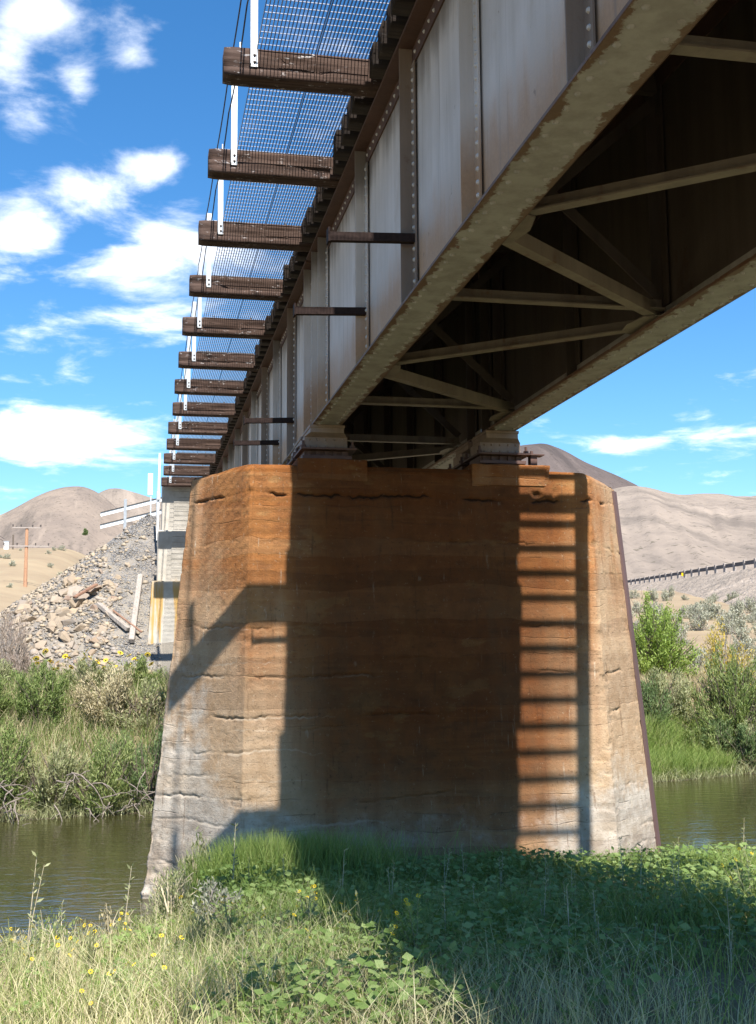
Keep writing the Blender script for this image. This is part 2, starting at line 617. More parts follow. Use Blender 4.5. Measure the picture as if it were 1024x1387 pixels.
    col = N.mix(N.math('MULTIPLY', N.smooth(spk, .60, .68), .55), col, (.10, .06, .036))
    col = N.mix(N.math('MULTIPLY', N.smooth(spk, .38, .31), .45), col, (.46, .36, .25))
    shade_mul = N.mix(N.smooth(N.math('ADD', N.math('MULTIPLY', mott, .5), N.math('MULTIPLY', streak, .5)), .35, .65), (.33, .265, .215), (.49, .40, .33))
    col = N.mix(shade_fac, col, N.mix(1.0, col, shade_mul, 'MULTIPLY'))  # deepens the shade under the deck by multiplying the colour
    h = N.math('ADD', N.math('MULTIPLY', board, .5), N.math('ADD', N.math('MULTIPLY', grain, .6), N.math('SUBTRACT', N.math('MULTIPLY', btone, .25), N.math('ADD', N.math('MULTIPLY', fin, .5), pit))))
    principled(N, out, col, .93, N.math('ADD', h, spk), .75, .014, spec=.15)
    return m


M_conc = mat_concrete('stained_concrete')


def mat_abut():
    m, N, out = newmat('pale_concrete')
    P = pos(N)
    sx = N.n('ShaderNodeSeparateXYZ')
    N.t.links.new(P, sx.inputs[0])
    mott = N.noise(P, 4, 5, .6)
    streak = N.noise(N.mapping(P, (3.2, 3.2, .12)), 1.0, 4, .6)
    col = N.mix(N.smooth(mott, .3, .7), (.34, .31, .265), (.44, .405, .355))
    ymask = N.math('MULTIPLY', N.smooth(streak, .47, .56), N.smooth(sx.outputs[2], 2.25, 1.7))
    col = N.mix(N.math('MULTIPLY', ymask, .85), col, (.42, .24, .055))
    principled(N, out, col, .9, mott, .3, .02, spec=.15)
    return m


M_abut = mat_abut()
M_joint = simple('board_mark_dirt', (.14, .12, .10), .95)


def mat_leaf(name, cols, trans=.35, rough=.6):
    m, N, out = newmat(name)
    r = island(N)
    P = pos(N)
    n = N.noise(P, .9, 3, .6)
    f = N.math('ADD', N.math('MULTIPLY', r, .62), N.math('MULTIPLY', N.math('SUBTRACT', n, .31), .9), True)
    col = N.ramp(f, [(i / (len(cols) - 1), c) for i, c in enumerate(cols)])
    d = N.n('ShaderNodeBsdfPrincipled')
    N.t.links.new(col, d.inputs['Base Color'])
    d.inputs['Roughness'].default_value = rough
    d.inputs['Specular IOR Level'].default_value = .25
    tr = N.n('ShaderNodeBsdfTranslucent')
    N.t.links.new(N.mix(1.0, col, (1.15, 1.1, .6), 'MULTIPLY'), tr.inputs['Color'])
    mx = N.n('ShaderNodeMixShader')
    mx.inputs[0].default_value = trans
    N.t.links.new(d.outputs[0], mx.inputs[1])
    N.t.links.new(tr.outputs[0], mx.inputs[2])
    N.t.links.new(mx.outputs[0], out.inputs['Surface'])
    return m


M_grass = mat_leaf('green_grass_blades', [(.09, .15, .028), (.16, .24, .05), (.27, .33, .10), (.40, .41, .19)])
M_drygrass = mat_leaf('dry_grass_blades', [(.36, .36, .16), (.52, .48, .27), (.60, .54, .35), (.44, .37, .22)], .35)
M_broad = mat_leaf('broad_leaves', [(.09, .15, .035), (.155, .235, .065), (.25, .33, .115), (.34, .40, .18)], .4)
M_willow = mat_leaf('willow_leaves', [(.08, .12, .03), (.16, .225, .065), (.27, .315, .12), (.40, .40, .20)], .38)
M_brightwillow = mat_leaf('bright_willow_leaves', [(.12, .19, .03), (.20, .29, .06), (.30, .39, .10), (.36, .43, .15)], .4)
M_darkwillow = mat_leaf('dark_willow_leaves', [(.06, .10, .035), (.11, .17, .065), (.18, .24, .10), (.28, .30, .15)], .38)
M_greywillow = mat_leaf('grey_green_leaves', [(.13, .155, .065), (.23, .25, .12), (.34, .35, .19), (.46, .44, .27)], .35)
M_sage = mat_leaf('sagebrush_leaves', [(.20, .20, .14), (.31, .31, .235), (.40, .40, .31), (.46, .45, .36)], .2)
M_straw = mat_leaf('dry_straw', [(.26, .21, .13), (.37, .31, .19), (.46, .40, .25), (.52, .47, .32)], .25)
M_purplebrush = mat_leaf('dry_brush_twigs', [(.17, .13, .115), (.27, .21, .18), (.36, .29, .24), (.42, .35, .28)], .2)
M_yellow = mat_leaf('yellow_petals', [(.72, .46, .01), (.85, .60, .015), (.9, .68, .03)], .3)
M_gold = mat_leaf('golden_rabbitbrush', [(.34, .26, .03), (.48, .36, .05), (.40, .35, .10)], .3)
M_flowercentre = simple('flower_centre', (.06, .035, .015), .9)
M_stem = simple('plant_stem', (.19, .20, .09), .8, 0, .3, 30)
M_drystem = simple('dry_stem', (.42, .36, .25), .85, 0, .25, 30)
M_twig = simple('grey_twig', (.30, .26, .235), .9, 0, .3, 20)
M_deadwood = simple('dead_wood', (.20, .165, .14), .9, 0, .3, 20)
M_bark = simple('brown_bark', (.12, .095, .075), .9, 0, .3, 20)


# ------------------------------------------------------------------ ground shape
ZW = -2.6                                             # river level


def yn(x): return 12.75 + .22 * x - .45 * sstep(5.2, 6.8, np.asarray(x, float)) - 2.1 * sstep(1.15, -.25, np.asarray(x, float)) + .35 * (vnoise(np.asarray(x) * .8, 3.1, 4) - .5)
def yf(x): return 20.75 + .225 * x + 1.1 * (vnoise(np.asarray(x) * .45, 1.7, 5) - .5)


def hgt(x, y):
    x = np.asarray(x, float); y = np.asarray(y, float)
    a = yn(x); b = yf(x)
    t = a - y
    near = ZW + .28 * sstep(0, 1.0, t) + .55 * np.clip((t - .5) / 6.5, 0, 1) ** .9 + .15 * np.clip((t - 7) / 6, 0, 1)
    near = near - .20 * sstep(3.4, 4.6, x) * sstep(2.6, 1.0, t) * sstep(0, .5, t)
    near = near + .10 * (fbm(x * .9, y * .9, 11, 3) - .5)
    s = y - b
    far = ZW + 1.75 * sstep(-.1, 4.2, s) + .22 * sstep(3, 9, s)
    # dry plain beyond the bank rising to the road on the right and to a hill on the left
    r = np.clip(y - 31, 0, None)
    slope_r = .6 * sstep(0, 10, r) +   .085 * np.clip(r - 6, 0, 78)
    slope_r = np.minimum(slope_r, 7.6)
    ll = np.clip(y - 44, 0, None)
    slope_l = .098 * ll + 2.1 * sstep(40, 120, ll) * 1.6
    slope_l = np.where(y > 175, slope_l * 0 + .098 * 131 + 3.36 - .02 * (y - 175), slope_l)
    wl = sstep(6, -16, x - .03 * y)
    wr = sstep(2, 30, x)
    far = far + wr * slope_r * sstep(31, 36, y) + wl * np.clip(slope_l, 0, 18)
    far = far + .25 * (fbm(x * .22, y * .22, 21, 4) - .5) * sstep(1, 6, s)
    z = np.where(y < (a + b) / 2, np.where(t > 0, near, ZW - .75 * sstep(0, 2.0, -t)), np.where(s > -.1, far, ZW - .75 * sstep(.1, 1.8, -s)))
    # approach embankment behind the far abutment
    dxl = np.maximum(0, .25 - x); dxr = np.maximum(0, x - 6.6); dyf = np.maximum(0, 37.3 - y)
    d = np.sqrt((dxl + dxr) ** 2 + dyf ** 2)
    e = 4.3 - .70 * d + .35 * (fbm(x * .7, y * .7, 31, 4) - .5)
    fade = sstep(26, 28.5, y)
    z = np.where((y > 25) & (e > z), z + (e - z) * fade, z)
    return z


def ss(a, b, n, c, k):
    """n samples between a and b, densest near c"""
    t0 = math.asinh((a - c) / k); t1 = math.asinh((b - c) / k)
    return c + k * np.sinh(np.linspace(t0, t1, n))


gx = ss(-1500, 1700, 300, 2.5, 7)
gy = np.concatenate([ss(-300, 27.9, 210, 10, 5), ss(28, 2600, 190, 28, 14)])
GX, GY = np.meshgrid(gx, gy)
GZ = hgt(GX, GY)
nx, ny = len(gx), len(gy)
idx = np.arange(nx * ny).reshape(ny, nx)
gf = np.stack([idx[:-1, :-1], idx[:-1, 1:], idx[1:, 1:], idx[1:, :-1]], -1).reshape(-1, 4)


def mat_ground():
    m, N, out = newmat('dry_ground')
    P = pos(N)
    a = N.noise(P, .5, 6, .6)
    b = N.noise(P, 7, 6, .7)
    far = N.noise(P, .12, 7, .68)
    col = N.ramp(b, [(.3, (.19, .135, .085)), (.55, (.30, .23, .15)), (.75, (.38, .31, .21))])
    col = N.mix(N.smooth(a, .4, .7), col, (.40, .33, .20))
    s = N.n('ShaderNodeSeparateXYZ')
    N.t.links.new(P, s.inputs[0])
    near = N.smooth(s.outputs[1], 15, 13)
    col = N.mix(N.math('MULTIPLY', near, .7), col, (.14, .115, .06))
    mud = N.smooth(s.outputs[2], -2.35, -2.6)
    col = N.mix(mud, col, (.065, .052, .035))
    fcol = N.ramp(far, [(.3, (.22, .165, .11)), (.7, (.31, .24, .155))])
    col = N.mix(N.smooth(s.outputs[1], 32, 46), col, fcol)
    emb = N.math('MULTIPLY', N.math('MULTIPLY', N.smooth(s.outputs[1], 26.5, 28.5), N.smooth(s.outputs[1], 46, 40)), N.math('MULTIPLY', N.smooth(s.outputs[0], -5.5, -3.0), N.smooth(s.outputs[0], 12, 9)))
    col = N.mix(N.math('MULTIPLY', emb, .85), col, N.mix(b, (.13, .122, .115), (.25, .225, .195)))
    spots = N.noise(P, .8, 3, .7)
    col = N.mix(N.math('MULTIPLY', N.math('MULTIPLY', N.smooth(spots, .58, .68), N.smooth(s.outputs[1], 40, 60)), .5), col, (.26, .24, .16))
    principled(N, out, col, .95, N.math('ADD', b, a), .6, .06, spec=.1)
    return m


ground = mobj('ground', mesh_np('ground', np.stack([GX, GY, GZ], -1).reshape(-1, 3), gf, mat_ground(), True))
tag(ground, kind='structure')


def mat_water():
    m, N, out = newmat('murky_river_water')
    P = pos(N)
    w1 = N.noise(N.mapping(P, (1.0, 2.2, 1), rot=(0, 0, R(12))), 2.6, 3, .55, .4)
    w2 = N.noise(N.mapping(P, (1.0, 1.7, 1), rot=(0, 0, R(-20))), 9.0, 2, .5)
    h = N.math('ADD', N.math('MULTIPLY', w1, 1.0), N.math('MULTIPLY', w2, .22))
    mur = N.noise(P, .5, 4, .6)
    col = N.mix(mur, (.026, .024, .009), (.042, .040, .014))
    p = principled(N, out, col, .06, h, .22, .05, spec=.5)
    p.inputs['IOR'].default_value = 1.33
    return m


wx = np.linspace(-120, 160, 141); 
WX, WV = np.meshgrid(wx, np.linspace(0, 1, 9))
ya = 12.75 + .22 * WX - 4.0; yb = 20.75 + .225 * WX + 3.0
WY = ya + (yb - ya) * WV
wi = np.arange(WX.size).reshape(WX.shape)
wf = np.stack([wi[:-1, :-1], wi[:-1, 1:], wi[1:, 1:], wi[1:, :-1]], -1).reshape(-1, 4)
water = mobj('river_water', mesh_np('river_water', np.stack([WX, WY, WX * 0 + ZW], -1).reshape(-1, 3), wf, mat_water(), True))
tag(water, kind='structure')


# ------------------------------------------------------------------ far hills (each a solid ridge)
def mat_hill(name, c1, c2, c3, sc=1.0):
    m, N, out = newmat(name)
    P = pos(N)
    a = N.noise(P, .006 * sc, 7, .62)
    b = N.noise(P, .05 * sc, 6, .7)
    g = N.noise(N.mapping(P, (.03 * sc, .004 * sc, .008), rot=(0, 0, R(-24))), 1.0, 5, .6)
    col = N.ramp(a, [(.35, c1), (.65, c2)])
    col = N.mix(N.math('MULTIPLY', N.smooth(b, .45, .7), .55), col, c3)
    col = N.mix(N.math('MULTIPLY', N.smooth(g, .52, .64), .55), col, tuple(min(1, x * 1.28) for x in c2))
    g2_ = N.noise(N.mapping(P, (.045 * sc, .005 * sc, .01), rot=(0, 0, R(-30))), 1.0, 6, .65)
    col = N.mix(N.math('MULTIPLY', N.smooth(g2_, .53, .66), .6), col, (c3[0] * .75, c3[1] * .77, c3[2] * .78))
    dots = N.noise(P, .35 * sc, 3, .6)
    col = N.mix(N.math('MULTIPLY', N.smooth(dots, .60, .66), .65), col, (c3[0] * .5, c3[1] * .54, c3[2] * .46))
    principled(N, out, col, .95, N.math('ADD', a, b), .6, 3.0, spec=.05)
    return m


def hill(name, prof, d0, d1, d2, mat, rough, seed, z0=0.0, na=200, nr=70, gull=1.0):
    """prof: (azimuth deg, height/distance) of the skyline; foot at d0, crest at d1, back at d2 metres"""
    pa = np.array([p[0] for p in prof]); pe = np.array([p[1] for p in prof])
    A = np.linspace(pa[0], pa[-1], na); Rr = np.linspace(d0, d2, nr)
    E = np.interp(A, pa, pe)
    k = np.ones(7) / 7
    E = np.convolve(np.pad(E, 3, 'edge'), k, 'valid')
    AA, RR = np.meshgrid(np.radians(A), Rr)
    EE = np.broadcast_to(E, AA.shape)
    up_ = np.clip((RR - d0) / (d1 - d0), 0, 1); dn = np.clip((d2 - RR) / (d2 - d1), 0, 1)
    s = np.where(RR < d1, sstep(0, 1, up_) * .55 + up_ * .45, sstep(0, 1, dn))
    X = RR * np.sin(AA); Y = RR * np.cos(AA)
    crest = EE * d1
    nz = fbm(X / rough, Y / rough, seed, 5) - .5
    gl = np.abs(fbm(AA * 22 + RR / (rough * 1.6) + .6 * fbm(X / rough, Y / rough, seed + 9, 3), RR / (rough * 6.0), seed + 7, 5, .55) - .5)
    Z = z0 + (crest - z0) * s + (nz * .16 - gl * .34 * gull) * (crest - z0) * np.clip(s * (1.02 - s) * 2.2, 0, 1)
    Z = np.where(s < .02, z0 - 6, Z)
    ii = np.arange(X.size).reshape(X.shape)
    f = np.stack([ii[:-1, :-1], ii[:-1, 1:], ii[1:, 1:], ii[1:, :-1]], -1).reshape(-1, 4)
    f = f[:, ::-1]
    o = mobj(name, mesh_np(name, np.stack([X, Y, Z], -1).reshape(-1, 3), f, mat, True))
    return tag(o, kind='structure')


M_hill_shaded = mat_hill('cloud_shaded_hill', (.088, .072, .068), (.115, .092, .083), (.07, .058, .055))  # cloud shadow put into the hill colour
M_hill_pale = mat_hill('hazed_dry_hill', (.20, .165, .138), (.255, .21, .172), (.15, .125, .108))  # dry slope, with distance haze put into the pale tone
M_hill_tan = mat_hill('tan_grass_hill', (.36, .275, .18), (.42, .325, .215), (.29, .235, .165), 5)
M_hill_mid = mat_hill('brown_hill', (.15, .122, .106), (.25, .20, .16), (.125, .105, .092))  # brown slope with cloud shade and haze put into the colour

hill('far_hill', [(-40, .05), (-22, .075), (-12, .085), (-7.5, .105), (-5.7, .121), (-4.4, .136), (-3.4, .1405), (-2.74, .1428), (-2.1, .140), (-1.2, .126), (-.4, .112), (.6, .099), (1.6, .09), (4, .07), (8, .05)],
     700, 1150, 1900, M_hill_mid, 420, 41, 8)
hill('far_hill', [(-4, .085), (-2.6, .128), (-1.6, .1395), (-1.0, .1405), (-.2, .137), (.6, .1325), (2, .125), (5, .13), (9, .14), (13, .135)],
     1100, 1600, 2300, M_hill_pale, 500, 43, 8)
hill('far_hill', [(10, .10), (13, .140), (16, .165), (18.5, .1775), (19.7, .1788), (20.6, .172), (21.5, .1620), (22.4, .1545), (23.2, .1480), (24.2, .138), (25.2, .122), (26.5, .10), (29, .06)],
     620, 1000, 1700, M_hill_shaded, 380, 47, 10, gull=.5)  # separate dark ridge, its overlap draws the edge of the cloud shadow
hill('far_hill', [(12, .05), (16, .085), (19, .112), (21, .128), (22.6, .137), (23.6, .139), (24.4, .1375), (25.2, .133), (25.8, .1290), (26.4, .1302), (27.3, .1312), (28.3, .127), (29.4, .1258), (32, .13), (38, .12), (46, .10), (60, .07)],
     230, 640, 1100, M_hill_pale, 190, 53, 8.2, 260, 90)


# ------------------------------------------------------------------ the pier
PC = 3.145                                            # pier axis


def plan(z):
    """hexagonal plan at height z (front half then back half), starting at the left nose"""
    d = 2.12 - z
    nw = 2.555 + .100 * d; fw = 1.955 + .026 * d
    yfm = 12.86 - .080 * d; ym = 13.52; yb = 14.18 + .080 * d
    return [(PC - nw, ym), (PC - fw, yfm), (PC + fw, yfm), (PC + nw, ym), (PC + fw, yb), (PC - fw, yb)]


seg = [(0, 1, 66), (1, 2, 260), (2, 3, 66), (3, 4, 12), (4, 5, 30), (5, 0, 12)]
cols = []
for a, b, n in seg:
    for i in range(n):
        cols.append((a, b, i / n))
NCOL = len(cols)
zt, zb = 2.12, -3.3
NROW = 420
zs = np.linspace(zb, zt, NROW)
uarr = np.zeros(NCOL); acc = 0
pts_top = np.array(plan(0.0))
PXY = np.zeros((NROW, NCOL, 2))
pl = np.array([plan(z) for z in zs])                   # (row,6,2)
u_list = []
for j, (a, b, t) in enumerate(cols):
    PXY[:, j] = pl[:, a] * (1 - t) + pl[:, b] * t
    q = pts_top[a] * (1 - t) + pts_top[b] * t
    u_list.append(q)
u_list = np.array(u_list)
du = np.linalg.norm(np.diff(u_list, axis=0, append=u_list[:1]), axis=1)
U = np.concatenate([[0], np.cumsum(du)[:-1]])
TT = np.roll(u_list, -1, 0) - np.roll(u_list, 1, 0)
NN = np.stack([TT[:, 1], -TT[:, 0]], -1)
NN /= np.linalg.norm(NN, axis=1, keepdims=True)
UU, ZZ = np.meshgrid(U, zs)
# corner masks (fade of relief is not needed; corners get chipped)
corner_u = [U[j] for j, (a, b, t) in enumerate(cols) if t == 0]
cd = np.min([np.abs(UU - c) for c in corner_u[:4]], axis=0)
lifts = [1.77, 1.51, 1.23, .96, .71, .32, -.05, -.21, -.62, -.75, -1.02, -1.29, -1.49, -1.75, -1.95, -2.18]
weight = [2.4, .35, 1.0, .55, .45, 1.0, .5, .9, 1.0, .5, .6, .5, .9, .5, .6, .9]
disp = .010 * (fbm(UU * 1.1, ZZ * 1.3, 61, 4) - .5) + .004 * (fbm(UU * 7, ZZ * 9, 62, 3) - .5)
disp += .0035 * (vnoise(UU * .3, ZZ * 7.5, 65) - .5)          # board marks
lime = np.zeros_like(UU); crackm = np.zeros_like(UU)
off = 0
for k, (z0, wg) in enumerate(zip(lifts, weight)):
    wav = z0 + .06 * (fbm(UU * .8, UU * 0 + k * 3.3, 70 + k, 4) - .5) * 2 + .045 * (fbm(UU * 6, UU * 0 + k, 90 + k, 4) - .5) + .022 * (vnoise(UU * 24, UU * 0 + k, 263) - .5) + .05 * (fbm(UU * 2.3, ZZ * 3, 91 + k, 3) - .5)
    d = ZZ - wav
    gate = sstep(.50, .60, fbm(UU * 1.3, UU * 0 + k * 1.7, 110 + k, 4) + .13 * (wg - .8))
    gate2 = sstep(.38, .62, fbm(UU * 3.7, UU * 0 + k * 5.7, 130 + k, 2))
    depth = .020 * min(wg, 1.8) * gate * (.2 + gate2)
    width = .006 + .006 * min(wg, 1.5) * gate2 * (.4 + 1.2 * vnoise(UU * 19, UU * 0 + k, 261))
    disp -= depth * np.exp(-(d / width) ** 2)
    disp += .005 * (random.random() - .4) * sstep(-.02, .02, d) * np.exp(-np.clip(d, 0, 9) / .35)   # slightly proud lift edge
    crackm += np.exp(-(d / (width * .8)) ** 2) * gate * np.clip(.10 + .45 * wg * gate2, 0, 1)
    lime += .75 * sstep(.48, .62, fbm(UU * 1.6, UU * 0 + k, 150 + k, 4)) * np.exp(-((d + .014 + .02 * (fbm(UU * 6, UU * 0 + k, 190 + k, 2) - .5)) / .013) ** 2) * (.2 + .8 * sstep(1.0, -.5, z0)) * sstep(2.6, 1.2, np.abs(PXY[:, :, 0] - PC + 2.2)) 
    lime += .30 * np.exp(-np.clip(-(d + .01), 0, 9) / .07) * (d < 0) * sstep(.5, .65, fbm(UU * 2.6, UU * 0 + k, 170 + k, 3)) * sstep(1.2, 0, z0)
# spalls on the corners and the chamfers
sp = sstep(.64, .70, fbm(UU * 4.8, ZZ * 7.2, 201, 5)) * sstep(.62, .05, cd) + .55 * sstep(.70, .76, fbm(UU * 9.1, ZZ * 13.0, 203, 4)) * sstep(.9, .2, cd)
disp -= .007 * sp
disp -= .018 * sstep(.10, .0, cd) * sstep(.52, .7, fbm(UU * 3, ZZ * 3.4, 205, 3))
# broken corner of the bearing seat on the front right
bx = PXY[:, :, 0]
PV = np.zeros((NROW, NCOL, 3))
nn = np.broadcast_to(NN, (NROW, NCOL, 2))
brk = sstep(.20, .08, np.abs(bx - 4.56)) * sstep(1.72, 1.80, ZZ) * sstep(1.99, 1.90, ZZ) * (PXY[:, :, 1] < 13) * sstep(.35, .6, fbm(UU * 5, ZZ * 5, 207, 3))
disp -= .05 * brk
PV[:, :, :2] = PXY + nn * disp[..., None]
PV[:, :, 2] = ZZ
# worn top edge: nose ends lower, small chips
topw = sstep(1.98, 2.12, ZZ)
nosed = np.abs(PXY[:, :, 0] - PC) - 1.9
PV[:, :, 2] -= topw * (.075 * np.clip(nosed / .65, 0, 1) + .03 * fbm(UU * 2.3, ZZ * 0, 210, 3))
PV[:, :, :2] -= nn * (.035 * sstep(2.05, 2.12, ZZ) * (.3 + fbm(UU * 3, ZZ * 2, 213, 3)))[..., None]
# crumbled foot on the left nose at the water
foot = sstep(-2.0, -2.5, ZZ) * sstep(.9, .1, np.minimum(UU, U[-1] - UU + .05))
PV[:, :, :2] += nn * (foot * .09 * (fbm(UU * 6, ZZ * 9, 220, 3) - .45))[..., None]
pv = PV.reshape(-1, 3)
ii = np.arange(NROW * NCOL).reshape(NROW, NCOL)
nxt = np.roll(ii, -1, 1)
pf = np.stack([ii[:-1], nxt[:-1], nxt[1:], ii[1:]], -1).reshape(-1, 4)
# cap
ctr = len(pv)
pv = np.concatenate([pv, [[PC, 13.52, 2.10]]])
cap = np.stack([ii[-1], nxt[-1], np.full(NCOL, ctr)], -1)
pier = empty('bridge_pier', (PC, 13.52, -2.6), 'tall rust stained concrete pier standing at the river edge', 'bridge pier')
me = mesh_np('shaft', pv, [pf, cap], M_conc)
# stain maps: R rust wash from the steel above, G lime at lift lines, B grey of the flood zone
X_ = PXY[:, :, 0]
isfront = (PXY[:, :, 1] < 13.3)
core = sstep(1.95, 1.0, np.abs(X_ - 3.2) + .5 * (fbm(UU * 1.5, ZZ * .5, 241, 3) - .5)) * isfront
rust = .92 - (.42 - .3 * core) * sstep(1.3, -.7, ZZ) - .40 * sstep(-.6, -2.1, ZZ)
leftch = sstep(1.25, .55, X_)
rust -= leftch * (.26 + .40 * sstep(1.3, -.3, ZZ) - .2 * sstep(.3, .6, fbm(UU * 1.5, ZZ * 1.0, 230, 3)))
rightch = sstep(5.05, 5.25, X_)
rust -= rightch * (.48 - .25 * sstep(.45, .65, fbm(UU * 1.5, ZZ * .6, 231, 3)))
rust += .75 * (fbm(UU * .9, ZZ * .45, 233, 4) - .5)
grey = sstep(-.8, -2.2, ZZ) * .85 * (1 - .5 * core) + leftch * (.15 + .60 * sstep(.9, -1.3, ZZ)) + .25 * rightch * sstep(-.2, -1.4, ZZ)
grey += .5 * (fbm(UU * 1.2, ZZ * .8, 237, 4) - .5)
grey -= .5 * sstep(.35, .0, np.abs(X_ - 1.05)) * sstep(-1.6, -.6, ZZ)
stain = np.stack([np.clip(rust, 0, 1), np.clip(lime, 0, 1), np.clip(grey, 0, 1), np.clip(crackm + .35 * sp * sstep(.45, .6, fbm(UU * 14, ZZ * 14, 251, 2)) + .6 * brk, 0, 1)], -1).reshape(-1, 4)
stain = np.concatenate([stain, [[.8, 0, .1, 0]]]).astype(np.float32)
corev = np.concatenate([core.ravel() * sstep(-2.3, -1.2, ZZ).ravel(), [0.]]).astype(np.float32)  # middle of the front face, where deck shade is painted in
at = me.color_attributes.new('stain', 'FLOAT_COLOR', 'POINT')
at.data.foreach_set('color', stain.ravel())
a2 = me.attributes.new('painted_shade', 'FLOAT', 'POINT')
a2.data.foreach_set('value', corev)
sh = mobj('shaft', me, pier)
sh.matrix_parent_inverse = PINV(pier)


def conc_block(name, x0, x1, y0, y1, z0, z1, seed, chip=.03):
    """rough concrete block with uneven edges"""
    bm = bmesh.new()
    bmesh.ops.create_cube(bm, size=1)
    bmesh.ops.subdivide_edges(bm, edges=list(bm.edges), cuts=9, use_grid_fill=True)
    for q in bm.verts:
        c = q.co
        e = sum(abs(abs(k) - .5) < 1e-3 for k in c)
        p = Vector(((x0 + x1) / 2 + c.x * (x1 - x0), (y0 + y1) / 2 + c.y * (y1 - y0), (z0 + z1) / 2 + c.z * (z1 - z0)))
        n = float(fbm(p.x * 5 + p.y * 3, p.z * 6 + p.y * 2, seed, 3))
        if e >= 2:
            p -= Vector((c.x, c.y, c.z)) * chip * n
        p.y += .008 * (n - .5)
        q.co = p
    mb = MB(); mb.bm(bm)
    me_ = mb.mesh(name, M_conc)
    a_ = me_.color_attributes.new('stain', 'FLOAT_COLOR', 'POINT')
    a_.data.foreach_set('color', np.tile(np.array([.75, 0, .1, 0], np.float32), len(me_.vertices)))
    d_ = me_.attributes.new('painted_shade', 'FLOAT', 'POINT')
    d_.data.foreach_set('value', np.full(len(me_.vertices), .75 if x0 < 3 else .4, np.float32))  # bearing seats get the same painted shade
    o = mobj(name, me_, pier)
    o.matrix_parent_inverse = PINV(pier)
    return o


conc_block('bearing_seat', 1.70, 2.50, 12.83, 14.2, 1.93, 2.185, 301)
conc_block('bearing_seat', 3.70, 4.66, 12.83, 14.2, 1.90, 2.185, 305, .07)
# steel angle protecting the upstream nose
mb = MB()
zz = np.linspace(-2.7, 1.98, 14)
L, Rr_, B_ = [], [], []
vs, fs = [], []
for z in zz:
    c = plan(z)
    nx_, ny_ = c[3]
    f_ = Vector((c[2][0] - nx_, c[2][1] - ny_)).normalized()
    b_ = Vector((c[4][0] - nx_, c[4][1] - ny_)).normalized()
    t_ = .022
    o_ = Vector((nx_ + .03, ny_))
    for p in (o_, o_ + f_ * .10, o_ + f_ * .10 + Vector((-t_, t_ * .3)), o_ + Vector((-t_ * 1.5, 0)), o_ + b_ * .16 + Vector((-t_, -t_ * .3)), o_ + b_ * .16):
        vs.append((p.x, p.y, z))
for i in range(len(zz) - 1):
    for k in range(6):
        k2 = (k + 1) % 6
        fs.append((i * 6 + k, i * 6 + k2, (i + 1) * 6 + k2, (i + 1) * 6 + k))
fs.append((5, 4, 3, 2, 1, 0)); b = (len(zz) - 1) * 6; fs.append(tuple(b + k for k in range(6)))
mb.add(vs, fs)
mb.build('nose_armor', M_armor, pier)


# ------------------------------------------------------------------ the steel spans
ZF, ZTOP = 2.58, 4.755           # underside of bottom flange, top of top flange
WEB = (2.05, 4.10)
FW = .325


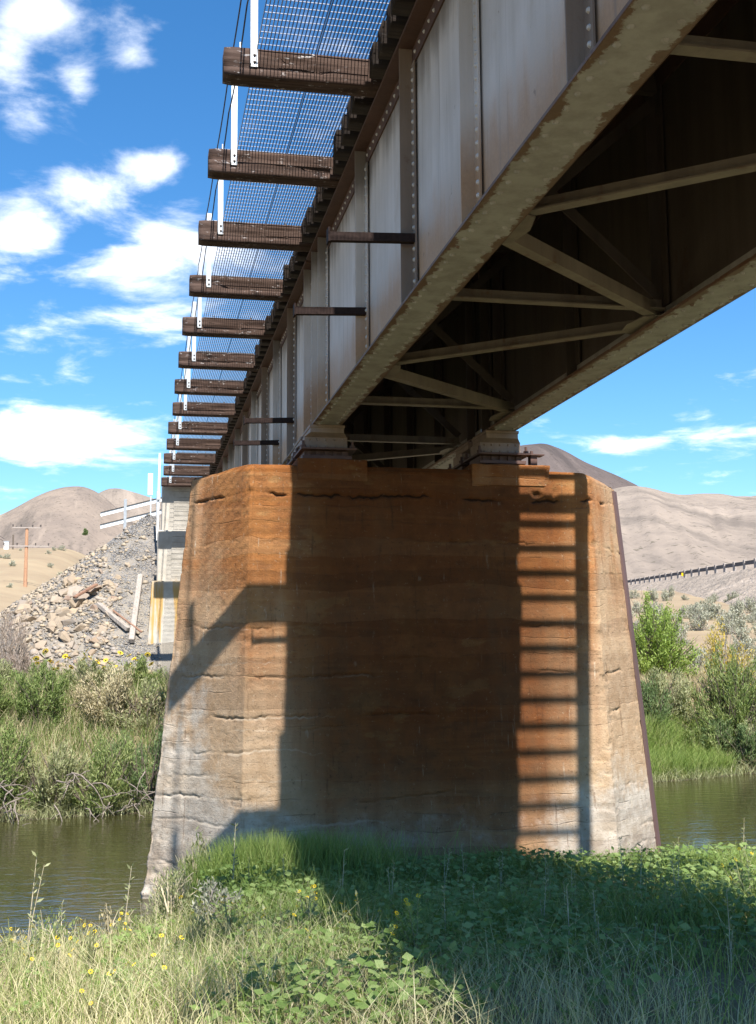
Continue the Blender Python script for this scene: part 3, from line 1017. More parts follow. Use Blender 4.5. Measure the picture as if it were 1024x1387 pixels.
def girder(parent, xw, y0, y1, stiffs, side, brown=(), rivet_from=None, rivet_to=None):
    """side -1: outer face looks to -X (left girder)"""
    mb = MB()
    mb.box(xw - .006, xw + .006, y0, y1, ZF + .04, ZTOP - .03)
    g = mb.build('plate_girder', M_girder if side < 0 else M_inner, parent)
    # bottom flange: cover plate and two angles
    mb = MB()
    mb.box(xw - FW / 2, xw + FW / 2, y0, y1, ZF, ZF + .022, .003)
    for s in (-1, 1):
        mb.box(min(xw + s * .008, xw + s * .15), max(xw + s * .008, xw + s * .15), y0, y1, ZF + .0225, ZF + .038)
        mb.box(min(xw + s * .0075, xw + s * .021), max(xw + s * .0075, xw + s * .021), y0, y1, ZF + .0385, ZF + .165)
    mb.build('bottom_flange', M_flange, g)
    mb = MB()
    for s in (-1, 1):
        mb.box(min(xw + s * (FW / 2 + .0005), xw + s * (FW / 2 + .004)), max(xw + s * (FW / 2 + .0005), xw + s * (FW / 2 + .004)), y0 + .01, y1 - .01, ZF + .001, ZF + .021)
    mb.build('flange_edge', M_flangeedge, g)
    mb = MB()
    mb.box(xw - .14, xw + .14, y0, y1, ZTOP - .03, ZTOP - .002)
    for s in (-1, 1):
        mb.box(min(xw + s * .0075, xw + s * .021), max(xw + s * .0075, xw + s * .021), y0, y1, ZTOP - .17, ZTOP - .031)
    mb.build('top_flange', M_rust, g)
    for k, ys in enumerate(stiffs):
        for s in (-1, 1):
            mb = MB()
            xa, xb = xw + s * .0225, xw + s * .125
            mb.box(min(xa, xb), max(xa, xb), ys, ys + .013, ZF + .042, ZTOP - .033)
            xa, xb = xw + s * .0225, xw + s * .034
            mb.box(min(xa, xb), max(xa, xb), ys - .105, ys - .0005, ZF + .17, ZTOP - .175)
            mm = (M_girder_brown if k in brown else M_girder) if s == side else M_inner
            mb.build('stiffener', mm, g)
    # rivets: flange underside, flange angle legs, stiffener legs
    ra = y0 if rivet_from is None else rivet_from
    rb = y1 if rivet_to is None else rivet_to
    mb = MB()
    mw = MB()
    y = ra + .1
    while y < rb - .05:
        for s in (-1, 1):
            mb.dome((xw + s * .095, y + (.075 if s > 0 else 0), ZF), (0, 0, -1), .021, .016)
        if side < 0:
            mw.dome((xw + side * .021, y, ZF + .10), (side, 0, 0), .017, .013)
            mw.dome((xw + side * .021, y + .07, ZTOP - .10), (side, 0, 0), .017, .013)
        y += .15
    for ys in stiffs:
        if ra <= ys <= rb:
            z = ZF + .24
            while z < ZTOP - .2:
                mw.dome((xw + side * .034, ys - .062, z), (side, 0, 0), .018, .015)
                z += .085
    r = mb.build('rivets', M_flange, g)
    r['kind'] = 'stuff'
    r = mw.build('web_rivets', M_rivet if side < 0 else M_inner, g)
    r['kind'] = 'stuff'
    return g


def span(label, y0, y1, stiffs, lnodes, struts, name='bridge_span', brown=(), rf=None, rt_=None):
    root = empty(name, ((WEB[0] + WEB[1]) / 2, (y0 + y1) / 2, ZF), label, 'bridge span')
    girder(root, WEB[0], y0, y1, stiffs, -1, brown, rf, rt_)
    girder(root, WEB[1], y0, y1, stiffs, 1, (), rf, rt_)
    xl, xr = WEB[0] + .12, WEB[1] - .12
    zl = ZF + .055
    for i in range(len(lnodes) - 1):
        (sa, ya_), (sb, yb_) = lnodes[i], lnodes[i + 1]
        pa = (xl if sa == 'L' else xr, ya_ + .16, zl)
        pb = (xl if sb == 'L' else xr, yb_ - .16, zl + .002)
        MB().angle(pa, pb, .09, .011).build('lateral_brace', M_brace, root)
    for sgn, yk in lnodes:
        x = WEB[0] + .10 if sgn == 'L' else WEB[1] - .10
        d = 1 if sgn == 'L' else -1
        g = MB()
        vs_ = [(x, yk - .30, zl - .016), (x + d * .16, yk - .22, zl - .016), (x + d * .20, yk, zl - .016), (x + d * .16, yk + .22, zl - .016), (x, yk + .30, zl - .016)]
        g.add(vs_ + [(a_, b_, c_ + .008) for a_, b_, c_ in vs_], [(4, 3, 2, 1, 0), (5, 6, 7, 8, 9), (0, 1, 6, 5), (1, 2, 7, 6), (2, 3, 8, 7), (3, 4, 9, 8), (4, 0, 5, 9)])
        g.build('gusset_plate', M_brace, root)
    for ys in struts:
        MB().angle((xl, ys, zl + .03), (xr, ys, zl + .03), .085, .011, flip=-1).build('cross_strut', M_brace, root)
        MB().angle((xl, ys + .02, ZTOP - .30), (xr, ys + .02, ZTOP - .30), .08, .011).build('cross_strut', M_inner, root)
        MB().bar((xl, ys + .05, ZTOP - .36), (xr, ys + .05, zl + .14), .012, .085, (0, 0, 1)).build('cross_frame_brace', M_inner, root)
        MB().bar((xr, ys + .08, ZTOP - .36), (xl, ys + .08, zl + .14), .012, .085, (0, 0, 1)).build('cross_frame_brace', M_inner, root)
    return root


near_span = span('riveted plate girder span overhead, grey paint rusting, from the near bank to the pier', -6.0, 13.62,
                 [-4.1, -2.3, -.5, 1.3, 3.1, 4.95, 6.80, 8.52, 10.45, 12.80, 13.30],
                 [('L', -.8), ('R', 1.1), ('L', 2.95), ('R', 4.85), ('L', 6.75), ('R', 8.62), ('L', 10.5), ('R', 12.35)], [.8, 4.58, 8.33, 12.12], brown=(5, 7), rf=3.0)
far_span = span('plate girder span beyond the pier, crossing the river to the pale abutment', 13.70, 32.6,
                [13.95, 15.6, 17.3, 19.0, 20.8, 22.6, 24.4, 26.2, 28.0, 29.8, 31.6],
                [('R', 14.6), ('L', 16.4), ('R', 18.3), ('L', 20.2), ('R', 22.1), ('L', 24.0), ('R', 25.9), ('L', 27.8), ('R', 29.7), ('L', 31.5)], [14.3, 18.1, 21.9, 25.7, 29.5], brown=(1, 3, 5), rt_=21.0)


def bearing(parent, x, y, zt_=2.185):
    """sole plate, riveted shoe and anchor plate of a plate girder"""
    mb = MB()
    mb.box(x - .20, x + .20, y - .30, y + .30, ZF - .035, ZF - .001, .004)                    # sole plate
    vs_ = []
    for (w, l, z) in ((.19, .29, ZF - .036), (.19, .29, ZF - .09), (.245, .20, ZF - .13), (.245, .20, zt_ + .13)):
        vs_ += [(x - w, y - l, z), (x + w, y - l, z), (x + w, y + l, z), (x - w, y + l, z)]
    fs_ = [(0, 1, 2, 3), (15, 14, 13, 12)]
    for i in range(3):
        for k in range(4):
            fs_.append((i * 4 + k, (i + 1) * 4 + k, (i + 1) * 4 + (k + 1) % 4, i * 4 + (k + 1) % 4))
    mb.add(vs_, fs_)
    b = mb.build('bearing', M_girder_brown, parent)
    mb = MB()
    mb.box(x - .30, x + .33, y - .34, y + .34, zt_ + .105, zt_ + .129, .003)
    mb.box(x - .25, x + .25, y - .22, y + .22, zt_ + .045, zt_ + .104)
    mb.box(x - .28, x + .28, y - .30, y + .30, zt_ + .004, zt_ + .044, .004)
    for k in range(5):                                                                       # slots in the front of the roller nest
        xx = x - .20 + k * .10
        mb.box(xx - .022, xx + .022, y - .245, y - .221, zt_ + .05, zt_ + .10)
    mb.build('base_plate', M_rust, b)
    for sx in (-.27, .29):
        for sy in (-.27, .27):
            mb = MB()
            mb.tube([(x + sx, y + sy, zt_ + .13), (x + sx, y + sy, zt_ + .21)], .016, 6)
            mb.tube([(x + sx, y + sy, zt_ + .131), (x + sx, y + sy, zt_ + .16)], .032, 6)
            mb.build('anchor_bolt', M_rust, b)
    mb = MB()
    for sx in (-.19, -.10, 0, .10, .19):
        for z in (ZF - .155, zt_ + .16):
            mb.dome((x + sx, y - .20, z), (0, -1, 0), .016, .012)
    r = mb.build('rivets', M_girder_brown, b)
    r['kind'] = 'stuff'


for x in WEB:
    bearing(near_span, x, 13.20)
    bearing(far_span, x, 13.98)
# little clip angle standing beyond the right bearing
mb = MB()
mb.box(4.47, 4.55, 13.0, 13.1, 2.186, 2.31)
mb.box(4.43, 4.63, 12.97, 13.13, 2.311, 2.325)
mb.tube([(4.5, 13.05, 2.325), (4.5, 13.05, 2.37)], .02, 6)
tag(mb.build('anchor_bracket', M_rust), 'small rusty steel bracket on the pier top outside the right bearing', 'bracket')

# outrigger angles sticking out of the left girder
for i, (y, lab) in enumerate(((8.50, 'dark steel outrigger bar nearest the camera, sticking out of the left girder'),
                              (10.46, 'second dark steel outrigger bar sticking out of the left girder'),
                              (15.62, 'third outrigger bar on the left girder, just beyond the pier'),
                              (17.32, 'farthest short outrigger bar low on the left girder beyond the pier'))):
    mb = MB()
    mb.angle((1.36, y - .04, 3.10), (2.02, y - .04, 3.13), .055, .012)
    o = mb.build('outrigger_bar', M_darkbar)
    MB().box(1.345, 1.36, y - .09, y + .01, 3.08, 3.19).build('end_plate', M_darkbar, o)
    tag(o, lab, 'steel bar', 'outrigger bars on the left girder')

# ------------------------------------------------------------------ deck: ties, walkway, handrail
TZ0, TZ1 = 4.757, 5.007
Y0T, STEP = 9.274, 2.0
ORD = ['first', 'second', 'third', 'fourth', 'fifth', 'sixth', 'seventh', 'eighth', 'ninth', 'tenth', 'eleventh', 'twelfth', 'thirteenth']


def tie_mesh(name, x0, x1, seed, mat, splits=True):
    """sawn timber with a slightly wandering surface and drying splits along the faces"""
    nx_ = 60 if splits else 6
    r = random.Random(seed)
    w, h = .20, .25
    ring = []
    b = .008
    ny_, nz_ = 4, 8
    for i in range(nz_): ring.append((0, h * i / nz_))
    for i in range(ny_): ring.append((w * i / ny_, h))
    for i in range(nz_): ring.append((w, h - h * i / nz_))
    for i in range(ny_): ring.append((w - w * i / ny_, 0))
    ring = np.array(ring); nr_ = len(ring)
    cen = np.array([w / 2, h / 2])
    xs = np.linspace(x0, x1, nx_)
    V = np.zeros((nx_, nr_, 3))
    for k in range(nr_):
        d = cen - ring[k]
        cor = (ring[k][0] in (0, w)) and (ring[k][1] in (0, h))
        din = .004 if cor else 0
        jit = .006 * (fbm(xs * 2.0, xs * 0 + k * .5, seed + 3, 3) - .5)
        e = np.exp(-np.minimum(xs - x0, x1 - xs) / .03) * .010
        t = (din + e + jit * .5) / np.linalg.norm(d)
        V[:, k, 0] = xs
        V[:, k, 1] = ring[k][0] + d[0] * t
        V[:, k, 2] = ring[k][1] + d[1] * t
    if splits:
        for row in (3, 5):                              # checks run along the front face
            if r.random() < .85:
                g = sstep(.42, .56, fbm(xs * 1.6, xs * 0 + row, seed + 9, 3))
                V[:, row, 1] += .03 * g
    ii_ = np.arange(nx_ * nr_).reshape(nx_, nr_)
    n_ = np.roll(ii_, -1, 1)
    f = np.stack([ii_[:-1], ii_[1:], n_[1:], n_[:-1]], -1).reshape(-1, 4)[:, ::-1]
    vv = V.reshape(-1, 3)
    c0, c1 = len(vv), len(vv) + 1
    vv = np.concatenate([vv, [[x0, w / 2, h / 2], [x1, w / 2, h / 2]]])
    caps = [np.stack([ii_[0], n_[0], np.full(nr_, c0)], -1)[:, ::-1], np.stack([ii_[-1], n_[-1], np.full(nr_, c1)], -1)]
    return mesh_np(name, vv, [f, np.concatenate(caps)], mat)


XL, XR = .59, 4.43
tie_variants = [tie_mesh('walkway_tie', XL, XR, 400 + i * 11, M_tie) for i in range(5)]
short_variants = [tie_mesh('bridge_tie', 1.80, XR, 500 + i * 11, M_tie_dark, False) for i in range(4)]
# handrail post meshes (local to a tie: origin at tie front bottom)
PX = .835


def post_mb():
    mb = MB()
    mb.box(PX - .032, PX + .032, -.0085, -.0015, .085, 1.10)
    mb.box(PX - .032, PX - .025, -.062, -.009, .085, 1.10)
    return mb


post_me = post_mb().mesh('handrail_post', M_galv)
mb = MB()
for z in (.125, .185):
    mb.dome((PX + .006, -.009, z), (0, -1, 0), .014, .014)
postbolt_me = mb.mesh('post_bolts', M_bolt)
mb = MB(); mb.box(PX - .115, PX + .02, .03, .17, .2515, .2615, .001); mb.box(PX - .115, PX - .105, .03, .17, .262, .31)
bracket_me = mb.mesh('post_bracket', M_galv)
mb = MB(); mb.tube([(0, 0, .25), (0, 0, .30)], .013, 6); mb.tube([(0, 0, .251), (0, 0, .262)], .03, 8)
tbolt_me = mb.mesh('tie_bolt', M_bolt)

tie_ys = {}
for k in range(-5, 13):
    y = Y0T + STEP * k
    jz = random.uniform(-.006, .006)
    if k >= 0:
        lab = {0: 'nearest walkway timber, at the top of the view, with a pale post bolted on',
               12: 'farthest walkway timber, close above the pale abutment'}.get(k, '%s long walkway timber counting away from camera' % ORD[k])
    else:
        lab = 'long walkway timber above the camera, before the nearest one in view'
    t = bpy.data.objects.new('walkway_tie', tie_variants[k % 5])
    t.location = (random.uniform(-.03, .03), y + random.uniform(-.015, .015), TZ0 + jz)
    t.rotation_euler = (0, R(random.uniform(-.35, -.05)), R(random.uniform(-.25, .25)))
    link(t)
    tag(t, lab, 'timber tie', 'long walkway timbers')
    p = mobj('handrail_post', post_me, t)
    mobj('post_bolts', postbolt_me, p)
    mobj('post_bracket', bracket_me, t)
    for xb in (1.06, 1.61):
        b_ = mobj('tie_bolt', tbolt_me, t, (xb, .10, 0))
    tie_ys[k] = y
for k in range(-7, 13):
    for j in range(1, 6):
        y = Y0T + STEP * k + j * STEP / 6
        if y > 33.0 or y < -5.9:
            continue
        t = bpy.data.objects.new('bridge_tie', short_variants[(k * 5 + j) % 4])
        t.location = (random.uniform(-.03, .03), y, TZ0 + .001)
        link(t)
        tag(t, 'dark short bridge tie along the girder top between two walkway timbers', 'timber tie', 'short bridge ties')
# ballast-deck boards above the ties keep the track area closed
mb = MB()
for i in range(20):
    mb.box(1.86, 4.38, -5.9 + i * 1.97, -5.9 + i * 1.97 + 1.955, TZ1 + .012, TZ1 + .06)
tag(mb.build('deck_boarding', M_tie_dark), 'dark timber decking between the tracks above the ties, seen through the gaps', 'decking')


def grating(x0, x1, y0, ln):
    mb = MB()
    n = int(round((x1 - x0) / .030))
    for i in range(n + 1):
        x = x0 + (x1 - x0) * i / n
        mb.box(x - .0024, x + .0024, y0, y0 + ln, 0, .030)
    a = mb
    mb = MB()
    m = int(round(ln / .1))
    for i in range(m):
        y = y0 + .05 + i * .1
        mb.box(x0, x1, y - .0026, y + .0026, .0245, .0305)
    b_ = mb
    mb = MB()
    mb.box(x0 - .004, x1 + .004, y0 - .006, y0 - .001, 0, .034)
    mb.box(x0 - .004, x1 + .004, y0 + ln + .001, y0 + ln + .006, 0, .034)
    return a.mesh('bearing_bars', M_grating), b_.mesh('cross_bars', M_crossbar), mb.mesh('end_band', M_grating)


GR = {'outer': grating(.885, 1.375, 0, STEP - .03), 'inner': grating(1.392, 1.83, 0, STEP - .03)}
for k in range(-5, 12):
    for side, (a, b_, c_) in GR.items():
        root = empty('grating_panel', (0, Y0T + STEP * k + .115, TZ1 + .004))
        if k < -1:
            lab = '%s steel walkway grating above the camera before the nearest timber in view' % side
        elif k == -1:
            lab = '%s steel walkway grating at the very top, in front of the nearest timber' % side
        else:
            lab = '%s steel walkway grating between the %s and %s long timbers' % (side, ORD[k], ORD[k + 1])
        tag(root, lab, 'grating', 'walkway gratings')
        q = mobj('bearing_bars', a, root); q['kind'] = 'stuff'
        q = mobj('cross_bars', b_, root); q['kind'] = 'stuff'
        q = mobj('end_band', c_, root); q['kind'] = 'stuff'

# handrail cables threaded through the posts
for zc, sag, lab in ((1.06, .05, 'upper thin dark handrail cable strung along the walkway posts'), (.62, .09, 'lower thin dark handrail cable strung along the walkway posts')):
    pts = []
    for k in range(-5, 12):
        for j in range(5):
            f = j / 5
            pts.append((PX - .04, Y0T + STEP * (k + f) - .03, TZ0 + zc - sag * 4 * f * (1 - f)))
    pts.append((PX - .04, Y0T + STEP * 12 - .03, TZ0 + zc))
    mb = MB(); mb.tube(pts, .007, 5)
    tag(mb.build('handrail_cable', M_cable), lab, 'cable')

# open ladder-like walkway on the far side of the track (its shadow falls on the pier)
sw = empty('side_walkway', (4.8, 10, 4.7), 'open steel side walkway right of the track whose ladder shadow falls on the pier', 'walkway')
mb = MB(); mb.box(5.085, 5.245, -5.5, 32.5, 4.66, 4.86, .006)
mb.build('edge_beam', M_tie_dark, sw)
cb = MB(); cb.box(4.40, 5.083, 0, .05, 4.72, 4.765)
cb_me = cb.mesh('crossbar', M_rust)
i = 0
y = -5.3
while y < 32.3:
    o = mobj('crossbar', cb_me, sw)
    o.matrix_parent_inverse = PINV(sw)
    o.location = (0, y, 0)
    y += .243
    i += 1
for y in (10.55, 4.6, 16.5, 22.4):
    mb = MB(); mb.box(4.30, 5.26, y, y + .10, 4.52, 4.655)
    mb.build('bracket_beam', M_rust, sw)

# ------------------------------------------------------------------ far abutment
ab = empty('bridge_abutment', (2.9, 33, 0), 'pale stepped concrete abutment on the far bank with tie shadows across it', 'abutment')
mb = MB(); mb.box(.62, 5.5, 33.62, 34.6, 1.0, 5.02, .02); mb.build('backwall', M_abut, ab)
mb = MB(); mb.box(.50, 5.6, 32.72, 33.60, .6, 3.45, .03); mb.build('bridge_seat', M_abut, ab)
vs_ = [(.36, 31.82, 2.0), (5.75, 31.82, 2.0), (5.75, 33.3, 2.0), (.36, 33.3, 2.0), (.22, 31.6, -1.0), (5.9, 31.6, -1.0), (5.9, 33.3, -1.0), (.22, 33.3, -1.0)]
mb = MB(); mb.add(vs_, [(0, 1, 2, 3), (7, 6, 5, 4), (0, 4, 5, 1), (1, 5, 6, 2), (2, 6, 7, 3), (3, 7, 4, 0)]); mb.build('footing', M_abut, ab)
# form-board courses proud of the wall, joints recessed between them
for (z0, z1, y, x0, x1) in ((3.47, 4.98, 33.618, .95, 5.45), (2.02, 3.43, 32.718, .88, 5.55)):
    n = int((z1 - z0) / .155)
    hh = (z1 - z0) / n
    for k in range(n):
        mb = MB(); mb.box(x0, x1, y - .03, y - .002, z0 + k * hh + .0035, z0 + (k + 1) * hh - .0035)
        mb.build('plank', M_abut, ab)

# ------------------------------------------------------------------ rocks on the embankment
def mat_rock():
    m, N, out = newmat('riprap_rock')
    P = pos(N)
    r = objrand(N)
    n = N.noise(P, 7, 5, .65)
    base = N.ramp(r, [(0, (.26, .205, .15)), (.3, (.33, .265, .19)), (.55, (.22, .195, .175)), (.75, (.36, .27, .175)), (.9, (.21, .145, .11)), (1, (.34, .30, .255))])
    col = N.mix(N.smooth(n, .35, .75), base, (.24, .19, .145))
    principled(N, out, col, .9, n, .5, .03, spec=.15)
    return m


M_rock = mat_rock()


def mat_gravel(name, cols):
    m, N, out = newmat(name)
    col = N.ramp(island(N), [(i / (len(cols) - 1), c) for i, c in enumerate(cols)])
    principled(N, out, col, .9, N.noise(pos(N), 20, 3, .6), .3, .02, spec=.15)
    return m


M_grav = mat_gravel('grey_ballast', [(.15, .15, .158), (.21, .21, .218), (.28, .27, .262), (.17, .16, .155), (.34, .305, .26)])
M_chips = mat_gravel('tan_rock_chips', [(.24, .20, .15), (.33, .27, .20), (.19, .17, .15), (.36, .285, .20), (.27, .24, .215)])


def rock_mesh(seed):
    r = random.Random(seed)
    bm = bmesh.new()
    for _ in range(14):
        v = Vector((r.gauss(0, 1), r.gauss(0, 1), r.gauss(0, 1))).normalized()
        bm.verts.new((v.x * .5 * r.uniform(.75, 1.1), v.y * .40 * r.uniform(.7, 1.1), v.z * .22 * r.uniform(.7, 1.1)))
    h = bmesh.ops.convex_hull(bm, input=list(bm.verts))
    bmesh.ops.delete(bm, geom=[g for g in h['geom_interior'] if isinstance(g, bmesh.types.BMVert)], context='VERTS')
    mb = MB(); mb.bm(bm)
    return mb.mesh('riprap_rock', M_rock)


rocks = [rock_mesh(700 + i) for i in range(10)]


def slope_rot(x, y, yawr, tilt):
    e = .3
    n = Vector((float(hgt(x - e, y) - hgt(x + e, y)), float(hgt(x, y - e) - hgt(x, y + e)), 2 * e)).normalized()
    q = Vector((0, 0, 1)).rotation_difference(n)
    return (q.to_matrix() @ Matrix.Rotation(yawr, 3, 'Z') @ Matrix.Rotation(tilt, 3, 'X')).to_euler()


cnt = 0
rr = np.random.default_rng(77)
while cnt < 285:
    y = rr.uniform(28.0, 35.0); x = rr.uniform(-3.3, .2)
    lim = -.25 - (y - 29) * .10 + .5 * rr.normal()
    if y > 30 and x > lim and rr.random() < .88:
        continue
    if x > .1 and y > 31: continue
    z = float(hgt(x, y))
    if z < -.75: continue
    s = rr.uniform(.20, .38) if rr.random() < .78 else rr.uniform(.38, .66)
    o = bpy.data.objects.new('riprap_rock', rocks[cnt % 10])
    o.location = (x, y, z + s * .13)
    o.scale = (s, s * rr.uniform(.8, 1.2), s * rr.uniform(.9, 1.5))
    o.rotation_euler = slope_rot(x, y, rr.uniform(0, 6.28), rr.normal() * .3)
    link(o)
    tag(o, 'angular tan riprap rock in the spill on the embankment slope', 'rock', 'riprap rocks on the embankment')
    cnt += 1
for (x, y, s, sz, lab) in ((-1.62, 33.6, 1.0, 1.7, 'large pale block at the top of the riprap heap under a tilted slab'), (-1.22, 34.0, .75, 1.3, 'tilted tan slab behind the brown plank at the top of the riprap heap')):
    o = bpy.data.objects.new('riprap_rock', rocks[3 if s > .9 else 6])
    o.location = (x, y, float(hgt(x, y)) + .12)
    o.scale = (s * .8, s * .7, s * sz * .6)
    o.rotation_euler = (R(12), R(-24 if s < .9 else 6), R(20))
    link(o)
    tag(o, lab, 'rock', 'riprap rocks on the embankment')


def stones(name, n, xr_, yr_, smin, smax, mat, keep, seed):
    g = np.random.default_rng(seed)
    x = g.uniform(*xr_, n * 3); y = g.uniform(*yr_, n * 3)
    k = keep(x, y, g)
    x, y = x[k][:n], y[k][:n]
    z = hgt(x, y)
    n = len(x)
    base = np.array([(1, 0, 0), (-.5, .86, 0), (-.5, -.86, 0), (.2, .1, .8), (-.1, -.1, -.7)], float)
    fac = np.array([(0, 1, 3), (1, 2, 3), (2, 0, 3), (1, 0, 4), (2, 1, 4), (0, 2, 4)])
    s = g.uniform(smin, smax, n) * g.uniform(.6, 1.2, n)
    a = g.uniform(0, 6.28, n); c, sn = np.cos(a), np.sin(a)
    b = base[None] * g.uniform(.6, 1.2, (n, 5, 3)) * s[:, None, None] * np.array([1, .8, .7])
    tl = g.normal(0, .5, n); ct, st = np.cos(tl), np.sin(tl)
    bx_ = b[..., 0]; by_ = b[..., 1] * ct[:, None] - b[..., 2] * st[:, None]; bz_ = b[..., 1] * st[:, None] + b[..., 2] * ct[:, None]
    V = np.stack([bx_ * c[:, None] - by_ * sn[:, None] + x[:, None], bx_ * sn[:, None] + by_ * c[:, None] + y[:, None], bz_ + z[:, None] + s[:, None] * .15], -1)
    F = (fac[None] + (np.arange(n) * 5)[:, None, None]).reshape(-1, 3)
    o = mobj(name, mesh_np(name, V.reshape(-1, 3), F, mat))
    return tag(o, kind='stuff')


tag(stones('ballast_gravel', 32000, (-4.5, .6), (26.5, 39), .014, .042, M_grav, lambda x, y, g: (hgt(x, y) > -.4) & (g.random(len(x)) < np.where(x > -1.0 - (y - 29) * .12, 1, .25)), 5),
    'loose grey ballast stones covering the embankment slope', 'gravel')
tag(stones('rock_chips', 7000, (-6.0, .6), (25.8, 38), .04, .15, M_chips, lambda x, y, g: (hgt(x, y) > -1.0) & (g.random(len(x)) < np.where(x < -.25 - (y - 29) * .10, 1, .22)), 6),
    'broken tan rock chips between the large riprap rocks', 'rubble')

# timbers thrown on the slope
def timber(p, q, w, h, mat, lab, name='discarded_timber'):
    mb = MB()
    p = Vector(p); q = Vector(q)
    d = (q - p).normalized(); s = d.cross(Vector((0, 0, 1)))
    if s.length < .05: s = Vector((1, 0, 0))
    s.normalize(); u = s.cross(d)
    M = Matrix((s.to_4d(), d.to_4d(), u.to_4d(), Vector((0, 0, 0, 1)))).transposed()
    M = Matrix(((s.x, d.x, u.x, p.x), (s.y, d.y, u.y, p.y), (s.z, d.z, u.z, p.z), (0, 0, 0, 1)))
    t = MB(); t.box(-w / 2, w / 2, 0, (q - p).length, -h / 2, h / 2, .015)
    v = [(M @ Vector(a))[:] for a in t.v]
    mb.add(v, t.f)
    return tag(mb.build(name, mat), lab, 'timber')


def gz(x, y, d=0): return (x, y, float(hgt(x, y)) + d)


timber(gz(-.14, 31.6, .12), gz(.06, 34.3, .12), .15, .14, M_grey_timber, 'thick bleached white timber standing up the slope beside the abutment')
timber(gz(-1.05, 33.2, .12), gz(-.22, 32.1, .14), .14, .12, M_grey_timber, 'bleached timber lying diagonally with its low end against the white upright one')
timber(gz(-1.70, 33.3, .42), gz(-1.12, 33.75, .40), .12, .07, M_brown_timber, 'short brown plank resting on the block at the top of the riprap heap')
timber(gz(-.65, 32.75, .2), gz(.12, 31.8, .26), .05, .05, M_brown_timber, 'thin dark stick across the two bleached timbers')
timber(gz(-.05, 30.6, .08), gz(.75, 30.0, .1), .14, .12, M_brown_timber, 'rough brown log end at the foot of the abutment')

# ------------------------------------------------------------------ guard fence and markers on the embankment
gr = empty('guardrail', (-.3, 41, 4.3), 'white two-rail guard fence on top of the rocky embankment', 'guardrail')
ptsU = [Vector((-1.30, 41.5, 4.87)), Vector((.75, 40.6, 5.32))]
for dz_ in (0, -.42):
    mb = MB()
    mb.bar(ptsU[0] + Vector((0, 0, dz_)), ptsU[1] + Vector((0, 0, dz_)), .05, .13)
    a = mb.build('rail', M_white, gr)
    mb = MB()
    mb.bar(ptsU[0] + Vector((0, -.01, dz_ + .075)), ptsU[1] + Vector((0, -.01, dz_ + .075)), .09, .018)
    mb.build('rail_cap', M_cable, a)
for f in (.40, .93):
    p = ptsU[0].lerp(ptsU[1], f)
    mb = MB(); mb.box(p.x - .05, p.x + .05, p.y - .09, p.y - .03, p.z - 1.25, p.z + .32, .004)
    mb.build('post', M_greypost, gr)
mk = empty('marker_post', (.42, 38.3, 4.3), 'white marker board on a slim post beside the bridge end', 'marker')
mb = MB(); mb.box(.33, .37, 38.28, 38.32, 3.6, 5.85); mb.build('post', M_galv, mk)
mb = MB(); mb.box(.25, .40, 38.262, 38.277, 5.16, 5.86, .002); mb.build('board', M_white, mk)
mb = MB(); mb.box(.326, .346, 38.258, 38.261, 5.2, 5.82); mb.build('board_slot', M_cable, mk)
mk = empty('signal_mast', (.58, 35.2, 4.0), 'tall slim white mast standing next to the last walkway timbers', 'mast')
mb = MB(); mb.tube([(.53, 35.2, 3.4), (.56, 35.2, 6.0)], .035, 8); mb.build('mast_tube', M_white, mk)
mb = MB(); mb.box(.50, .60, 35.12, 35.2, 4.6, 4.8); mb.build('junction_box', M_galv, mk)

# ------------------------------------------------------------------ utility poles, wires and box on the left hill
def pole(x, y, h, arms, label, base=None):
    z = float(hgt(x, y)) - .3 if base is None else base
    r_ = empty('utility_pole', (x, y, z), label, 'utility pole', 'utility poles on the hill')
    mb = MB(); mb.tube([(x, y, z), (x, y, z + h)], [.19, .14], 8); mb.build('mast', M_pole, r_)
    for (dz_, w) in arms:
        mb = MB(); mb.bar((x - w / 2, y - .16, z + h - dz_), (x + w / 2, y - .16, z + h - dz_), .09, .10)
        a = mb.build('crossarm', M_twig, r_)
        for s in (-.48, -.2, .2, .48):
            mb = MB(); mb.tube([(x + s * w, y - .16, z + h - dz_ + .065), (x + s * w, y - .16, z + h - dz_ + .28)], [.05, .07], 6)
            mb.build('insulator', M_bolt, a)
    return z + h


px_, py_ = -9.9, 110.0
top = 11.66
pole(px_, py_, top - (float(hgt(px_, py_)) - .3), ((.06, 2.5), (1.72, 4.0)), 'brown wooden utility pole with two crossarms on the tan slope')
zb_ = float(hgt(-16.6, 158)) 
tp = tag(empty('relay_pole', (-16.2, 158, zb_)), 'thin bare pole on the hill crest at the left edge', 'pole')
mb = MB(); mb.tube([(-15.9, 158, zb_ - 1), (-15.9, 158, zb_ + 1.9)], .10, 6); mb.build('mast', M_bark, tp)
bxo = tag(empty('relay_cabinet', (-16.5, 158, zb_)), 'small white cabinet on the hill crest beside a thin pole', 'cabinet')
mb = MB(); mb.box(-17.0, -16.4, 157.7, 158.3, zb_ - .6, zb_ + .95, .03); mb.build('body', M_white, bxo)
mb = MB(); mb.box(-17.05, -16.35, 157.65, 158.35, zb_ + .96, zb_ + 1.03); mb.build('lid', M_galv, bxo)
mb = MB()
for k in range(2):
    mb.tube([(-30, 150, zb_ + 9 + k * .6), (-24, 154, zb_ + 5.2 + k * .5), (-17, 158, zb_ + 1.0 + k * .35)], .025, 4)
tag(mb.build('overhead_wires', M_cable), 'thin wires coming down to the hill crest at the left edge', 'wires')

